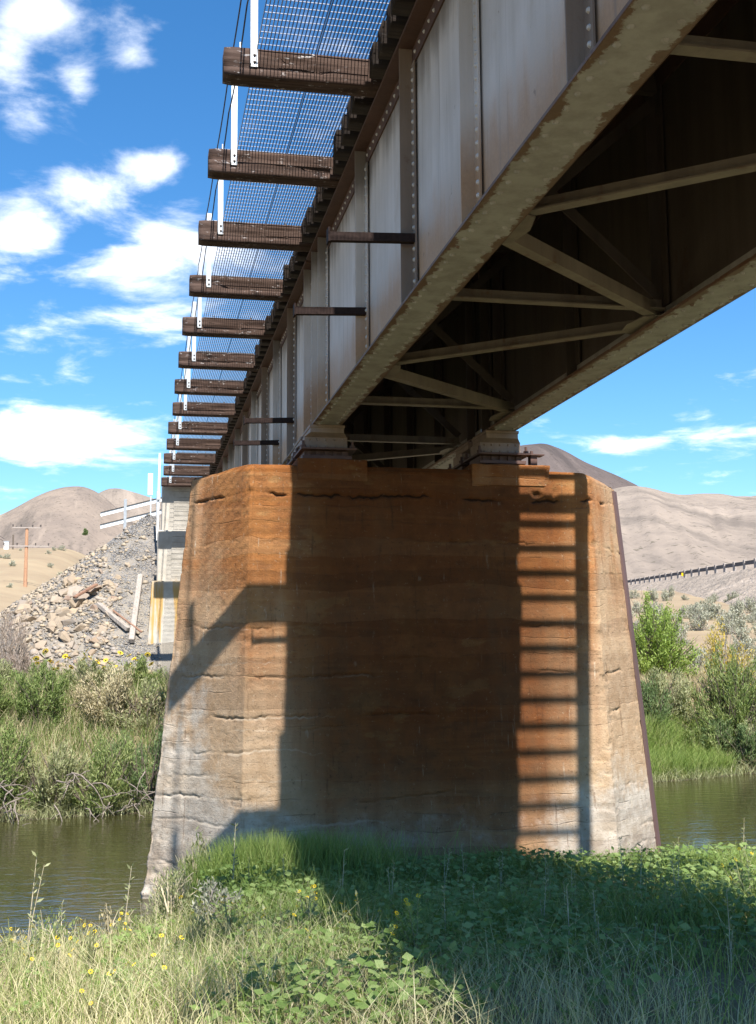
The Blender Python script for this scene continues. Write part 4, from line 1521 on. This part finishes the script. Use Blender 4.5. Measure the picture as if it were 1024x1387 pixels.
# ------------------------------------------------------------------ road guardrail on the right
A0, A1 = Vector((53.2, 95.0)), Vector((71.4, 165.0))
rd = empty('road_guardrail', (A0.x, A0.y, float(hgt(A0.x, A0.y))), 'long post-and-beam guardrail along the road at the foot of the pale hill', 'guardrail')
nseg = 26
zA, zB = 7.85, 10.55
mbp = MB(); mbp.box(-.13, .13, -.13, .13, -1.2, .55, .01)
post_rd = mbp.mesh('post', M_twig)
prev = None
M_railmat = simple('weathered_rail_beam', (.085, .075, .075), .8)
for i in range(-6, nseg):
    f = i / 19.0
    p = A0.lerp(A1, f)
    z = zA + (zB - zA) * f
    o = mobj('post', post_rd, rd)
    o.matrix_parent_inverse = PINV(rd)
    o.location = (p.x, p.y, z - .1)
    if prev is not None:
        mb = MB(); mb.bar((prev[0].x + .05, prev[0].y + .25, prev[1] + .16), (p.x - .05, p.y - .25, z + .16), .09, .36)
        mb.build('rail', M_railmat, rd)
    prev = (p, z)
# road bench behind the guardrail
mb = MB()
d_ = (A1 - A0).normalized(); n_ = Vector((d_.y, -d_.x))
P0 = A0 - d_ * 45; P1 = A1 + d_ * 60
def zr(p): return zA + (zB - zA) * ((p - A0).dot(d_) / (A1 - A0).length)
q = [P0 - n_ * 13.0, P0 - n_ * 1.2, P0 + n_ * 12, P1 + n_ * 12, P1 - n_ * 1.2, P1 - n_ * 13.0]
vz = [zr(P0) - 7, zr(P0) - .55, zr(P0) - .5, zr(P1) - .5, zr(P1) - .55, zr(P1) - 7]
mb.add([(a.x, a.y, b) for a, b in zip(q, vz)], [(0, 5, 4, 1), (1, 4, 3, 2)])
M_roadbank = mat_hill('road_bank', (.34, .28, .23), (.40, .33, .27), (.28, .24, .2), 12)
tag(mb.build('road', M_roadbank), kind='structure')
# small yellow marker on the guardrail
p = A0.lerp(A1, .43)
mb = MB(); mb.box(p.x - .5, p.x + .1, p.y - .45, p.y - .40, zA + (zB - zA) * .43 - .25, zA + (zB - zA) * .43 + .12, .005)
o = mb.build('road_marker', M_yellow)
tag(o, 'small yellow marker plate hanging on the road guardrail', 'marker')


# ------------------------------------------------------------------ foliage helpers
def leaf_faces(C, D, Nrm, ln, wd):
    """diamond leaves: centres C, directions D, normals Nrm"""
    S = np.cross(D, Nrm)
    S /= np.linalg.norm(S, axis=1, keepdims=True) + 1e-9
    a = C - D * (ln / 2)[:, None]; b = C + S * (wd / 2)[:, None]; c = C + D * (ln / 2)[:, None]; d = C - S * (wd / 2)[:, None]
    V = np.stack([a, b, c, d], 1).reshape(-1, 3)
    F = np.arange(len(C) * 4).reshape(-1, 4)
    return V, F


def unit(v): return v / (np.linalg.norm(v, axis=-1, keepdims=True) + 1e-9)


def shrub(name, loc, rad, h, n, lf, mat, label, cat='shrub', group=None, seed=0, stems=9, upright=.5, stemmat=None, clumps=16, droop=0.0, wl=.28, mesh_only=False, flat=1.0):
    """shrub > foliage, stems: leaves clustered on sprays that end branching stems"""
    g = np.random.default_rng(seed)
    # spray tips spread through a dome
    th = g.uniform(0, 2 * np.pi, clumps); u = g.random(clumps) ** .6; vz_ = g.random(clumps)
    rx = rad[0] * u * np.cos(th) * (1 - .45 * vz_ ** 2); ry = rad[1] * u * np.sin(th) * (1 - .45 * vz_ ** 2)
    tips = np.stack([rx, ry, h * (.18 + .80 * vz_) * (1 - .28 * u ** 2)], -1)
    csz = g.uniform(.55, 1.1, clumps)
    which = g.integers(0, clumps, n)
    sz = (rad[0] + h) * .5
    sp_ = csz[which] * sz * .30 * (clumps / 16) ** -.33
    o3 = g.normal(0, 1, (n, 3)) * sp_[:, None] * np.array([.62, .62, .72 * flat])
    tt_ = g.random(n) ** .55 * 1.22
    T_ = tips[which]
    root_ = T_ * np.array([.35, .35, .28])
    C = root_ + (T_ - root_) * tt_[:, None] + o3 * (.35 + .40 * np.clip(1.15 - tt_, 0, 1))[:, None]
    C[:, 2] += .10 * h * (tt_ > 1.0) * (tt_ - 1.0)
    k = C[:, 2] < .02
    C[k, 2] = g.uniform(.02, .25 * h, k.sum())
    out_ = unit(unit(C - np.array([0, 0, h * .25])) + unit(T_ - root_) * .8)
    D = unit(out_ * .6 + g.normal(0, .55, (n, 3)) + np.array([0, 0, upright - droop]))
    Nr = unit(g.normal(0, 1, (n, 3)) + np.array([0, 0, .8]))
    ln = g.uniform(.6, 1.25, n) * lf
    V, F = leaf_faces(C, D, Nr, ln, ln * wl)
    fol = mesh_np('foliage', V, F, mat)
    mb = MB()
    r_ = random.Random(seed)
    for i in range(clumps if stems else 0):
        t = tips[i]
        b0 = Vector((t[0] * .15 + r_.gauss(0, .04), t[1] * .15 + r_.gauss(0, .04), -.15))
        m1 = Vector((t[0] * .5 + r_.gauss(0, .06), t[1] * .5 + r_.gauss(0, .06), t[2] * .5))
        mb.tube([b0, m1, Vector(t)], [.018 * sz + .004, .011 * sz + .003, .003], 5)
        for _ in range(2):
            e = Vector(t) + Vector((r_.gauss(0, .18 * sz), r_.gauss(0, .18 * sz), r_.uniform(.05, .3) * sz))
            mb.tube([m1, (m1 + e) / 2 + Vector((0, 0, .05)), e], [.008 * sz + .002, .005 * sz + .002, .002], 4)
    st = mb.mesh('stems', stemmat or M_bark)
    if mesh_only:
        return fol, st
    root = empty(name, loc, label, cat, group)
    mobj('foliage', fol, root)
    mobj('stems', st, root)
    return root


def grass_mesh(pts, hs, lean, w, g, curve=.5):
    """blades of two quads and a tip triangle"""
    n = len(pts)
    a = g.uniform(0, 2 * np.pi, n)
    d = np.stack([np.cos(a), np.sin(a), np.zeros(n)], -1)
    s = np.stack([-np.sin(a), np.cos(a), np.zeros(n)], -1)
    # face the blade's flat side in a random direction
    b = g.uniform(0, 2 * np.pi, n)
    s = np.stack([np.cos(b), np.sin(b), np.zeros(n)], -1)
    le = lean * g.uniform(.2, 1.3, n)
    up_ = np.array([0, 0, 1.0])
    p0 = pts - up_ * .02
    p1 = pts + up_ * (hs * .5)[:, None] + d * (hs * le * .28)[:, None]
    p2 = pts + up_ * (hs * (1 - .25 * le * curve))[:, None] + d * (hs * le)[:, None]
    w = w * g.uniform(.6, 1.3, n)
    V = np.stack([p0 - s * w[:, None] / 2, p0 + s * w[:, None] / 2, p1 + s * w[:, None] * .42, p1 - s * w[:, None] * .42, p2], 1).reshape(-1, 3)
    k = np.arange(n)[:, None] * 5
    return V, [k + np.array([0, 1, 2, 3]), k + np.array([3, 2, 4])]


def grass(name, x, y, hs, lean, w, mat, seed, label):
    g = np.random.default_rng(seed)
    z = hgt(x, y)
    V, F = grass_mesh(np.stack([x, y, z], -1), hs, lean, w, g)
    o = mobj(name, mesh_np(name, V, F, mat))
    return tag(o, label, 'grass', kind='stuff')


def in_pier(x, y, pad=0.0):
    return (np.abs(x - PC) < 3.1 + pad - np.clip(np.abs(y - 13.5), 0, 1.1) * .9) & (np.abs(y - 13.5) < 1.1 + pad)


def scatter(n, xr_, yr_, g, dens):
    x = g.uniform(*xr_, n); y = g.uniform(*yr_, n)
    k = (g.random(n) < dens(x, y)) & ~in_pier(x, y) & (y < yn(x) - .03 - .55 * sstep(4.8, 6, x))
    return x[k], y[k]


# ------------------------------------------------------------------ near bank grass and weeds
g = np.random.default_rng(91)
dryz = lambda x, y: sstep(2.0, .5, x + .35 * (y - 8.5) + 1.5 * (fbm(x * .8, y * .8, 311, 3) - .5))
XR_, YR_ = (-2.6, 9.5), (4.8, 15.2)
x, y = scatter(150000, XR_, YR_, g, lambda x, y: (.25 + .65 * sstep(.3, .6, fbm(x * .9, y * .9, 313, 3))) * (1 - .55 * dryz(x, y)) * np.where(y < 6.8, .55, 1) * np.where((x > 4.0) & (y < 7.5), .45, 1))
h_ = g.uniform(.10, .30, len(x)) * (.7 + .8 * fbm(x * .7, y * .7, 315, 3)) * (1 + .6 * sstep(10.5, 12, y) * sstep(3.2, 1.2, x) - .5 * sstep(3.6, 4.6, x) * sstep(10.6, 11.8, y))
grass('green_grass', x, y, h_, .8, .006, M_grass, 1, 'soft green grass growing on the near bank and against the pier foot')
x, y = scatter(60000, (-2.6, 4.2), (4.8, 13.2), g, lambda x, y: dryz(x, y) * (.35 + .6 * fbm(x * 1.3, y * 1.3, 317, 3)) + .03)
h_ = g.uniform(.08, .38, len(x)) * (.5 + .9 * fbm(x * 1.6, y * 1.6, 319, 3))
grass('dry_grass', x, y, h_, .95, .0045, M_drygrass, 2, 'bleached dry grass on the sunlit near bank left of the shade')
x, y = scatter(26000, (-2.6, 4.6), (4.8, 12.0), g, lambda x, y: .25 + .6 * dryz(x, y))
grass('straw_litter', x, y, g.uniform(.05, .13, len(x)), 2.6, .004, M_straw, 12, 'flattened dry straw lying between the grasses of the near bank')
# tall lush tuft against the left foot of the pier
n = 9000
x = g.normal(1.35, .55, n); y = g.normal(11.75, .38, n)
k = ~in_pier(x, y, .02) & (y < yn(x) - .05)
x, y = x[k], y[k]
grass('tall_grass', x, y, g.uniform(.30, .62, len(x)), .45, .007, M_grass, 3, 'tall lush grass tuft at the left foot of the pier')
# low broad-leaved cover in the shade
n = 52000
x = g.uniform(.6, 9.0, n); y = g.uniform(5.4, 14.6, n)
cov = fbm(x * .9, y * .9, 331, 3)
k = (g.random(n) < sstep(.42, .58, cov + .13 * sstep(1.4, 2.8, x))) & ~in_pier(x, y, .05) & (y < yn(x) - .1 - .8 * sstep(4.8, 6, x)) & ~((x > 4.0) & (y < 7.2))
x, y, cov = x[k], y[k], cov[k]
x2 = g.uniform(-1.6, 2.2, 9000); y2 = g.uniform(5.4, 10.4, 9000)
k = (g.random(9000) < sstep(.55, .66, fbm(x2 * 1.7, y2 * 1.7, 333, 3))) & (y2 < yn(x2) - .1)
x = np.concatenate([x, x2[k]]); y = np.concatenate([y, y2[k]]); cov = np.concatenate([cov, np.full(k.sum(), .2)])
n = len(x)
C = np.stack([x, y, hgt(x, y) + g.uniform(.04, .24, n) * (.5 + cov) * (1 - .6 * sstep(3.6, 4.6, x) * sstep(10.6, 11.8, y))], -1)
D = unit(np.stack([g.normal(0, 1, n), g.normal(0, 1, n), g.normal(0, .25, n)], -1))
Nr = unit(np.stack([g.normal(0, .35, n), g.normal(-.3, .35, n), np.ones(n)], -1))
ln = g.uniform(.028, .075, n)
V, F = leaf_faces(C, D, Nr, ln, ln * .8)
tag(mobj('broadleaf_groundcover', mesh_np('broadleaf_groundcover', V, F, M_broad)), 'low broad-leaved ground cover in the bridge shade', 'ground cover', kind='stuff')


def weed_mesh(seed, h, mat_leaf_, stem_mat, leaves=60, lf=.05, branchy=2, spread=.12, head=None):
    """upright weed: stem with side shoots; leaves along them"""
    r_ = random.Random(seed)
    g_ = np.random.default_rng(seed)
    mb = MB()
    lines = []
    for b in range(1 + branchy):
        a = r_.uniform(0, 6.28); sp__ = spread * r_.uniform(.3, 1.3) if b else spread * .3
        hh = h * (1 if b == 0 else r_.uniform(.5, .95))
        pts = [Vector((0, 0, -.05)), Vector((math.cos(a) * sp__ * .3, math.sin(a) * sp__ * .3, hh * .5)), Vector((math.cos(a) * sp__, math.sin(a) * sp__, hh))]
        lines.append(pts)
        mb.tube(pts, [.006, .0045, .002], 4)
    st = mb.mesh('stem', stem_mat)
    C, D = [], []
    tipsl = [l[2] for l in lines]
    for i in range(leaves):
        l = r_.choice(lines); t = r_.uniform(.2, 1)
        p = l[0].lerp(l[1], t * 2) if t < .5 else l[1].lerp(l[2], t * 2 - 1)
        a = r_.uniform(0, 6.28)
        d = Vector((math.cos(a), math.sin(a), r_.uniform(.3, 1.2))).normalized()
        C.append((p + d * lf * .5)[:]); D.append(d[:])
    C = np.array(C); D = np.array(D)
    ln_ = g_.uniform(.6, 1.3, leaves) * lf
    V_, F_ = leaf_faces(C, D, unit(g_.normal(0, 1, (leaves, 3))), ln_, ln_ * .3)
    return st, mesh_np('foliage', V_, F_, mat_leaf_), tipsl


def flower_me(r, mat, centre=True, petals=9):
    mb = MB()
    for k in range(petals):
        a = 2 * math.pi * k / petals
        c, s = math.cos(a), math.sin(a)
        mb.add([(c * r * .25, s * r * .25, 0), (c * r * .7 - s * r * .22, s * r * .7 + c * r * .22, .15 * r), (c * r, s * r, .1 * r), (c * r * .7 + s * r * .22, s * r * .7 - c * r * .22, .15 * r)], [(0, 1, 2, 3)])
    return mb.mesh('flower_head', mat)


def centre_me(r):
    mb = MB(); mb.dome((0, 0, 0), (0, 0, 1), r * .38, r * .3)
    return mb.mesh('flower_centre', M_flowercentre)


def place_weed(name, parts, loc, label, cat, group, scale=1, rz=0, flower=None, nf=3):
    st, fo, tips = parts
    root = empty(name, loc, label, cat, group)
    root.scale = (scale,) * 3
    root.rotation_euler = (random.uniform(-.08, .08), random.uniform(-.08, .08), rz)
    mobj('stem', st, root)
    mobj('foliage', fo, root)
    if flower:
        for t in tips[:nf]:
            f = mobj('flower_head', flower[0], root, t)
            f.rotation_euler = (R(random.uniform(25, 60)), 0, random.uniform(-.8, .8))
            if flower[1]:
                mobj('flower_centre', flower[1], f)
    return root


# gumweed lit against the shade
gum = weed_mesh(801, .46, M_broad, M_stem, 520, .038, 9, .13)
yb_small = (flower_me(.016, M_yellow, petals=7), None)
place_weed('gumweed_plant', gum, gz(1.62, 6.9), 'lone branching yellow-green weed lit by sun at the edge of the bridge shade', 'weed', None, .95, 0, yb_small, 8)
# grey sage clump
shrub('sagebrush', gz(.66, 9.6), (.20, .18), .42, 1500, .045, M_sage, 'small grey sagebrush among the yellow flowers on the near bank', 'shrub', None, 811, 10, .7, M_twig, 12)
shrub('tall_bush', gz(.62, 12.05, .02), (.26, .2), .78, 1300, .07, M_greywillow, 'slim leafy bush standing against the left edge of the pier', 'shrub', None, 813, 8, .9, M_drystem, 12)
# tall single stalks
tall = [weed_mesh(820 + i, .8, M_greywillow, M_drystem, 46, .06, 1, .10) for i in range(4)]
spots = [(-.75, 9.3, 1.0, 'tall pale weed stalk at the left edge before the water'), (-.55, 9.9, .7, 'shorter grey weed just right of the leftmost tall stalk'), (-.95, 9.0, .62, 'bushy weed at the extreme left edge of the near bank'),
         (-.08, 11.0, 1.05, 'lone leaning stalk in front of the water left of the pier'), (.22, 11.1, .55, 'grey weed by the water between the lone stalk and the pier'), (.1, 10.3, .5, 'low feathery weed below the lone leaning stalk'),
         (.85, 10.6, .9, 'tall twiggy weed in front of the lush grass tuft'), (1.62, 9.5, .65, 'dry pale stalk beside broad leaves at the shade edge'), (1.95, 9.2, .55, 'thin stalk inside the shade edge'), (6.3, 13.4, .55, 'grass-like stalk at the right foot of the pier'),
         (7.0, 13.1, .75, 'dark seed-headed stalk before the water right of the pier'), (6.0, 12.7, .5, 'short stalk leaning on the right foot of the pier'), (6.9, 12.2, .5, 'green weed on the sunlit patch right of the pier')]
for i, (x, y, s, lab) in enumerate(spots):
    place_weed('weed', tall[i % 4], gz(x, y), lab, 'weed', 'tall weeds on the near bank', s, i * 1.3)
edge = [(-1.05, 9.6), (-.85, 10.0), (-.62, 10.15), (-.35, 10.3), (-.15, 10.5), (.05, 10.65), (.25, 10.8), (.42, 11.2), (-.5, 9.7), (.3, 10.2)]
for i, (x, y) in enumerate(edge):
    shrub('riverside_weed', gz(x, y, -.02), (.24, .2), .36 + .26 * ((i * 7) % 5) / 5, 700, .05, (M_greywillow, M_straw, M_willow)[i % 3],
          '%s weed tuft, %s along the sunlit edge of the near bank by the water' % (('grey-green', 'straw-coloured', 'green')[i % 3], ORD[i]), 'weed', 'weed tufts along the near water edge', 860 + i, 6, .9, M_drystem, 9, wl=.22)
for i in range(44):
    x = -1.0 + 5.6 * random.random(); y = 6.0 + 5.0 * random.random()
    if y > yn(x) - .2: continue
    sun_ = x < 1.5
    place_weed('dry_stalk', tall[i % 4], gz(x, y), 'thin dry stalk standing in the %s of the near bank' % ('sunlit grass' if sun_ else 'bridge shade'), 'weed',
               'dry stalks in the %s' % ('sunlit grass' if sun_ else 'shade'), random.uniform(.28, .62), i * 1.1)
# yellow flowers
yf_parts = [weed_mesh(840 + i, .34, M_greywillow, M_stem, 26, .045, 5, .13) for i in range(3)]
yfl = (flower_me(.0155, M_yellow, petals=7), None)
k = 0
gg = np.random.default_rng(17)
cent = [(-.45, 9.1), (-.5, 8.2), (-.2, 9.7), (.65, 9.2), (.5, 8.6), (.2, 7.7), (-.1, 7.0), (1.15, 8.9), (.95, 7.4), (-.7, 8.7), (1.3, 8.0), (-.35, 8.6), (4.3, 8.0), (4.9, 9.0), (3.4, 7.6), (5.2, 8.3), (4.1, 9.6)]
for cx_, cy_ in cent:
    for j in range(2 if cx_ < 2 else 1):
        x = cx_ + gg.normal() * .10; y = cy_ + gg.normal() * .16
        place_weed('yellow_wildflower', yf_parts[k % 3], gz(x, y), 'small yellow wildflower plant in the %s of the near bank' % ('sunlit dry grass' if cx_ < 2 else 'shaded greenery'), 'wildflower',
                   'yellow wildflowers in the sunlit grass' if cx_ < 2 else 'yellow wildflowers in the shade', .8 + .4 * gg.random(), gg.random() * 6, yfl, 4)
        k += 1

# ------------------------------------------------------------------ far bank left: brush, driftwood, sunflowers
gb = np.random.default_rng(23)
kinds = [(M_willow, 'green'), (M_greywillow, 'grey-green'), (M_darkwillow, 'dark green'), (M_willow, 'green'), (M_straw, 'straw-coloured')]
bank = [(-3.1, 22.1, 2, 'dark green riverside bush at the left edge overhanging the water'), (-2.2, 21.4, 0, 'green riverside bush second from the left edge over the water'),
        (-1.35, 21.7, 1, 'grey-green riverside bush above the tangle of dead branches'), (-.5, 21.6, 0, 'green riverside bush third along the water from the pier'),
        (.25, 21.9, 2, 'dark riverside bush beside the pier edge at the waterline'), (.95, 22.3, 2, 'dark riverside bush partly hidden behind the pier'),
        (-2.75, 23.4, 0, 'green bush in the second row at the left edge of the far bank'), (-1.75, 23.3, 0, 'lush green bush in the middle of the far left bank'),
        (-.45, 23.6, 4, 'straw-coloured bush among the green ones on the far left bank'), (0.15, 23.5, 1, 'grey-green bush high on the bank next to the pier'),
        (1.0, 24.1, 0, 'green bush on the bank behind the pier edge'), (-3.0, 25.2, 1, 'grey-green bush below the dry thicket at the left edge'),
        (-1.9, 25.0, 0, 'green bush at the top of the bank below the rocks'), (-.9, 25.1, 1, 'pale bush at the top of the bank below the riprap'),
        (0.05, 25.4, 0, 'green weedy bush at the top of the bank by the abutment')]
for i, (x, y, kd, lab) in enumerate(bank):
    top_ = 1.25 if y < 22.7 else (1.0 if y < 24.5 else .7)
    shrub('riverside_bush', (x, y - (.75 if y < 22.7 else .15), max(ZW + .02, float(hgt(x, y - (.75 if y < 22.7 else .15))) - .05)), (.85, .75), top_ * gb.uniform(.95, 1.3), 7000, .085, kinds[kd][0], lab, 'bush', 'bushes on the far left bank', 900 + i * 7, 10, .55, M_bark, 22, wl=.20)
for i, (x, y, lab) in enumerate(((-2.70, 26.9, 'dry purple-brown thicket at the left edge beside the rocks'), (-2.30, 26.4, 'dry twiggy shrub right of the purple thicket'), (-3.0, 28.2, 'pale dry shrub behind the purple thicket'))):
    shrub('dry_thicket', gz(x, y, -.05), (.42, .5), 1.9 if i == 0 else 1.0, 4200, .11, M_purplebrush, lab, 'shrub', 'dry thickets by the rocks', 990 + i, 14, 1.0, M_twig, 24, wl=.10)
# grass filling the bank
n = 60000
x = gb.uniform(-5.5, 1.9, n); y = gb.uniform(20.8, 27.4, n)
k = (y > yf(x) + .25) & (gb.random(n) < .25 + .75 * sstep(.4, .6, fbm(x * .8, y * .8, 341, 3)))
x, y = x[k], y[k]
half = gb.random(len(x)) < .62
grass('bank_grass', x[half], y[half], gb.uniform(.2, .55, half.sum()), .5, .014, M_willow, 7, 'green weeds and grass covering the far left bank')
grass('bank_dry_grass', x[~half], y[~half], gb.uniform(.2, .6, (~half).sum()), .5, .012, M_straw, 8, 'dry straw grass mixed into the far left bank')
n = 7000
x = gb.uniform(-5.5, 16.0, n)
y = yf(x) + gb.normal(.02, .10, n)
z = np.maximum(hgt(x, y), ZW - .02)
V, F = grass_mesh(np.stack([x, y, z], -1), gb.uniform(.08, .42, n) * (.4 + fbm(x * 2.2, x * 0, 371, 2)), 1.3, .011, gb)
tag(mobj('waterline_grass', mesh_np('waterline_grass', V, F, M_greywillow)), 'ragged fringe of grass hanging along the far waterline', 'grass', kind='stuff')
# driftwood
for i in range(7):
    r_ = random.Random(260 + i)
    x = -2.75 + i * .52 + r_.uniform(-.12, .12); y = float(yf(x)) - .55
    mb = MB()
    for j in range(6):
        a = r_.uniform(-2.6, -.5)
        p = Vector((x + r_.gauss(0, .18), y + r_.uniform(.1, .5), ZW + r_.uniform(.15, .75)))
        d = Vector((math.cos(a), math.sin(a) * .55, r_.uniform(-.5, .35)))
        pts, rad = [p], [.013]
        ln_ = r_.uniform(.08, .17)
        for q in range(5):
            d = (d + Vector((r_.gauss(0, .28), r_.gauss(0, .2), r_.gauss(-.12, .25)))).normalized()
            p = p + d * ln_
            p.z = max(p.z, ZW - .04)
            pts.append(p); rad.append(.013 - .002 * (q + 1))
            if q in (1, 3) and r_.random() < .7:
                e = p + (d + Vector((r_.gauss(0, .7), r_.gauss(0, .4), r_.gauss(.1, .5)))).normalized() * ln_ * 1.6
                mb.tube([p, (p + e) / 2 + Vector((0, 0, .015)), e], [.007, .005, .002], 4)
        mb.tube(pts, rad, 5)
    w_ = ['leftmost', 'second', 'third', 'fourth', 'fifth', 'sixth', 'rightmost'][i]
    tag(mb.build('dead_branch', M_deadwood), 'bare grey dead branch dipping into the river, %s along the far left bank' % w_, 'branch', 'dead branches at the waterline')
# sunflowers in front of the rocks
sunp = [weed_mesh(870 + i, .75, M_willow, M_stem, 30, .10, 3, .22) for i in range(3)]
sfl = (flower_me(.068, M_yellow, petals=11), centre_me(.068))
for i in range(16):
    x = -2.2 + 2.4 * (i + .5) / 16 + gb.normal() * .08; y = 25.9 + gb.normal() * .35
    w_ = 'near the pier' if x > -.3 else ('in the middle below the rocks' if x > -1.3 else 'towards the left edge')
    place_weed('wild_sunflower', sunp[i % 3], gz(x, y), 'wild sunflower with yellow heads below the riprap, %s' % w_, 'sunflower', 'wild sunflowers %s' % w_, .8 + .4 * gb.random(), gb.random() * 6, sfl, 2)

# ------------------------------------------------------------------ far bank right
shrub('willow_bush', gz(13.75, 30.2, -.1), (1.4, 1.2), 2.2, 22000, .115, M_brightwillow, 'rounded bright green willow right behind the pier', 'willow bush', None, 1001, 12, .3, M_bark, 80, wl=.24)
shrub('willow_bush', gz(13.6, 25.6, -.05), (1.25, 1.0), 2.25, 17000, .115, M_willow, 'large bushy green willow at the right edge above the water', 'willow bush', None, 1003, 14, .7, M_bark, 70, wl=.18)
shrub('willow_bush', gz(15.1, 25.7, -.05), (1.1, .9), 2.5, 12000, .12, M_willow, 'green willow partly cut by the right edge of the picture', 'willow bush', None, 1005, 12, .7, M_bark, 60, wl=.18)
shrub('willow_bush', gz(12.1, 26.1, -.05), (.85, .7), 1.25, 7500, .11, M_greywillow, 'low grey-green willow between the pier and the large green willow', 'willow bush', None, 1007, 10, .6, M_bark, 24, wl=.18)
shrub('willow_bush', gz(12.9, 25.0, -.05), (.6, .5), .9, 4500, .10, M_darkwillow, 'small dark bush at the foot of the large willow', 'willow bush', None, 1009, 8, .5, M_bark, 16, wl=.2)
shrub('rabbitbrush', gz(14.4, 27.3, .0), (.8, .6), 2.0, 4200, .09, M_gold, 'golden flowering rabbitbrush behind the large green willow', 'shrub', None, 1011, 10, .9, M_twig, 22, wl=.2)
for i, (x, y, hh, mt, lab) in enumerate(((13.25, 24.3, 1.0, M_darkwillow, 'dark green bush leaning over the water at the right edge'), (13.9, 24.6, 1.5, M_greywillow, 'grey-green leafy bush above the leaning one at the right edge'),
                                     (12.55, 25.1, .8, M_willow, 'small green bush between the lush grass and the large willow'), (11.6, 25.6, 1.1, M_darkwillow, 'dark bush just right of the pier behind the lush grass'),
                                     (11.2, 26.6, 1.3, M_greywillow, 'grey-green bush behind the dark one just right of the pier'))):
    shrub('riverside_bush', gz(x, y, -.05), (.7, .55), hh, 5200, .10, mt, lab, 'bush', 'bushes on the far right bank', 1050 + i * 3, 10, .6, M_bark, 20, wl=.19)
shrub('reed_clump', gz(13.4, 24.35, 0), (.35, .25), .55, 1400, .10, M_straw, 'brown dead reed clump at the water edge below the large willow', 'reeds', None, 1013, 8, .9, M_drystem, 12, wl=.12)
n = 22000
x = gb.uniform(10.0, 12.75, n); y = gb.uniform(22.8, 26.0, n)
k = (y > yf(x) + .05) & (y < yf(x) + 1.9)
x, y = x[k], y[k]
grass('lush_bank_grass', x, y, gb.uniform(.2, .6, len(x)) * (.5 + fbm(x * 1.6, y * 1.6, 361, 2)), .7, .012, M_grass, 9, 'bright lush grass at the water edge right of the pier')
n = 50000
x = gb.uniform(9.5, 22, n); y = gb.uniform(24.2, 40, n)
k = (y > yf(x) + 1.2) & (gb.random(n) < .75)
x, y = x[k], y[k]
grass('plain_dry_grass', x, y, gb.uniform(.15, .45, len(x)), .5, .014, M_straw, 10, 'pale dry grass behind the willows on the right')
sv = [shrub('sagebrush', None, (.62, .56), .85, 1500, .11, M_sage, None, seed=1100 + i, stems=8, stemmat=M_twig, clumps=16, mesh_only=True, wl=.3) for i in range(4)]
placed = 0
gs = np.random.default_rng(31)
while placed < 210:
    azr = R(gs.uniform(20.5, 33)); dist = 34 + 70 * gs.random() ** 1.3
    x, y = dist * math.sin(azr) * 1.12, dist * math.cos(azr)
    if fbm(x * .10, y * .10, 351, 2) + .18 * gs.random() < .51: continue
    if dist > 92 and gs.random() < .5: continue
    b_near = dist < 50
    root = empty('sagebrush', gz(x, y, -.03), None)
    s = gs.uniform(.45, 1.0) * (1 if b_near else 1.2)
    root.scale = (s, s, s * gs.uniform(.8, 1.1)); root.rotation_euler = (0, 0, gs.uniform(0, 6.28))
    where = 'on the flat just behind the willows' if dist < 52 else ('half way up the dry slope' if dist < 78 else 'below the road guardrail')
    tag(root, 'rounded grey-green sagebrush %s at the right' % where, 'sagebrush', 'sagebrush %s' % where)
    f_, s_ = sv[placed % 4]
    mobj('foliage', f_, root); mobj('stems', s_, root)
    placed += 1
# scattered brush on the left tan slope
for i in range(70):
    x = gs.uniform(-26, 3); y = gs.uniform(60, 160)
    if i == 0: x, y = -2.9, 64
    root = empty('sagebrush', gz(x, y, -.03), None)
    s = gs.uniform(.5, 1.1) if i else 2.3
    root.scale = (s, s, s * .8); root.rotation_euler = (0, 0, gs.uniform(0, 6.28))
    if i == 0:
        tag(root, 'large pale round bush on the tan slope right of the utility pole', 'bush')
    else:
        tag(root, 'small grey sagebrush dotting the tan hillside left of the embankment', 'sagebrush', 'sagebrush on the left hillside')
    f_, s_ = sv[i % 4]
    mobj('foliage', f_, root); mobj('stems', s_, root)
# lone dark tree below the far left hill
tr = empty('lone_tree', (-27, 620, 62), 'tiny dark lone tree on the pale slope below the far left hill', 'tree')
f_, s_ = shrub('x', None, (2.6, 2.6), 6.0, 1500, .9, M_darkwillow, None, seed=1200, stems=6, clumps=14, mesh_only=True, wl=.5)
tr.scale = (.62, .62, .62)
mobj('crown', f_, tr); mobj('trunk', s_, tr)
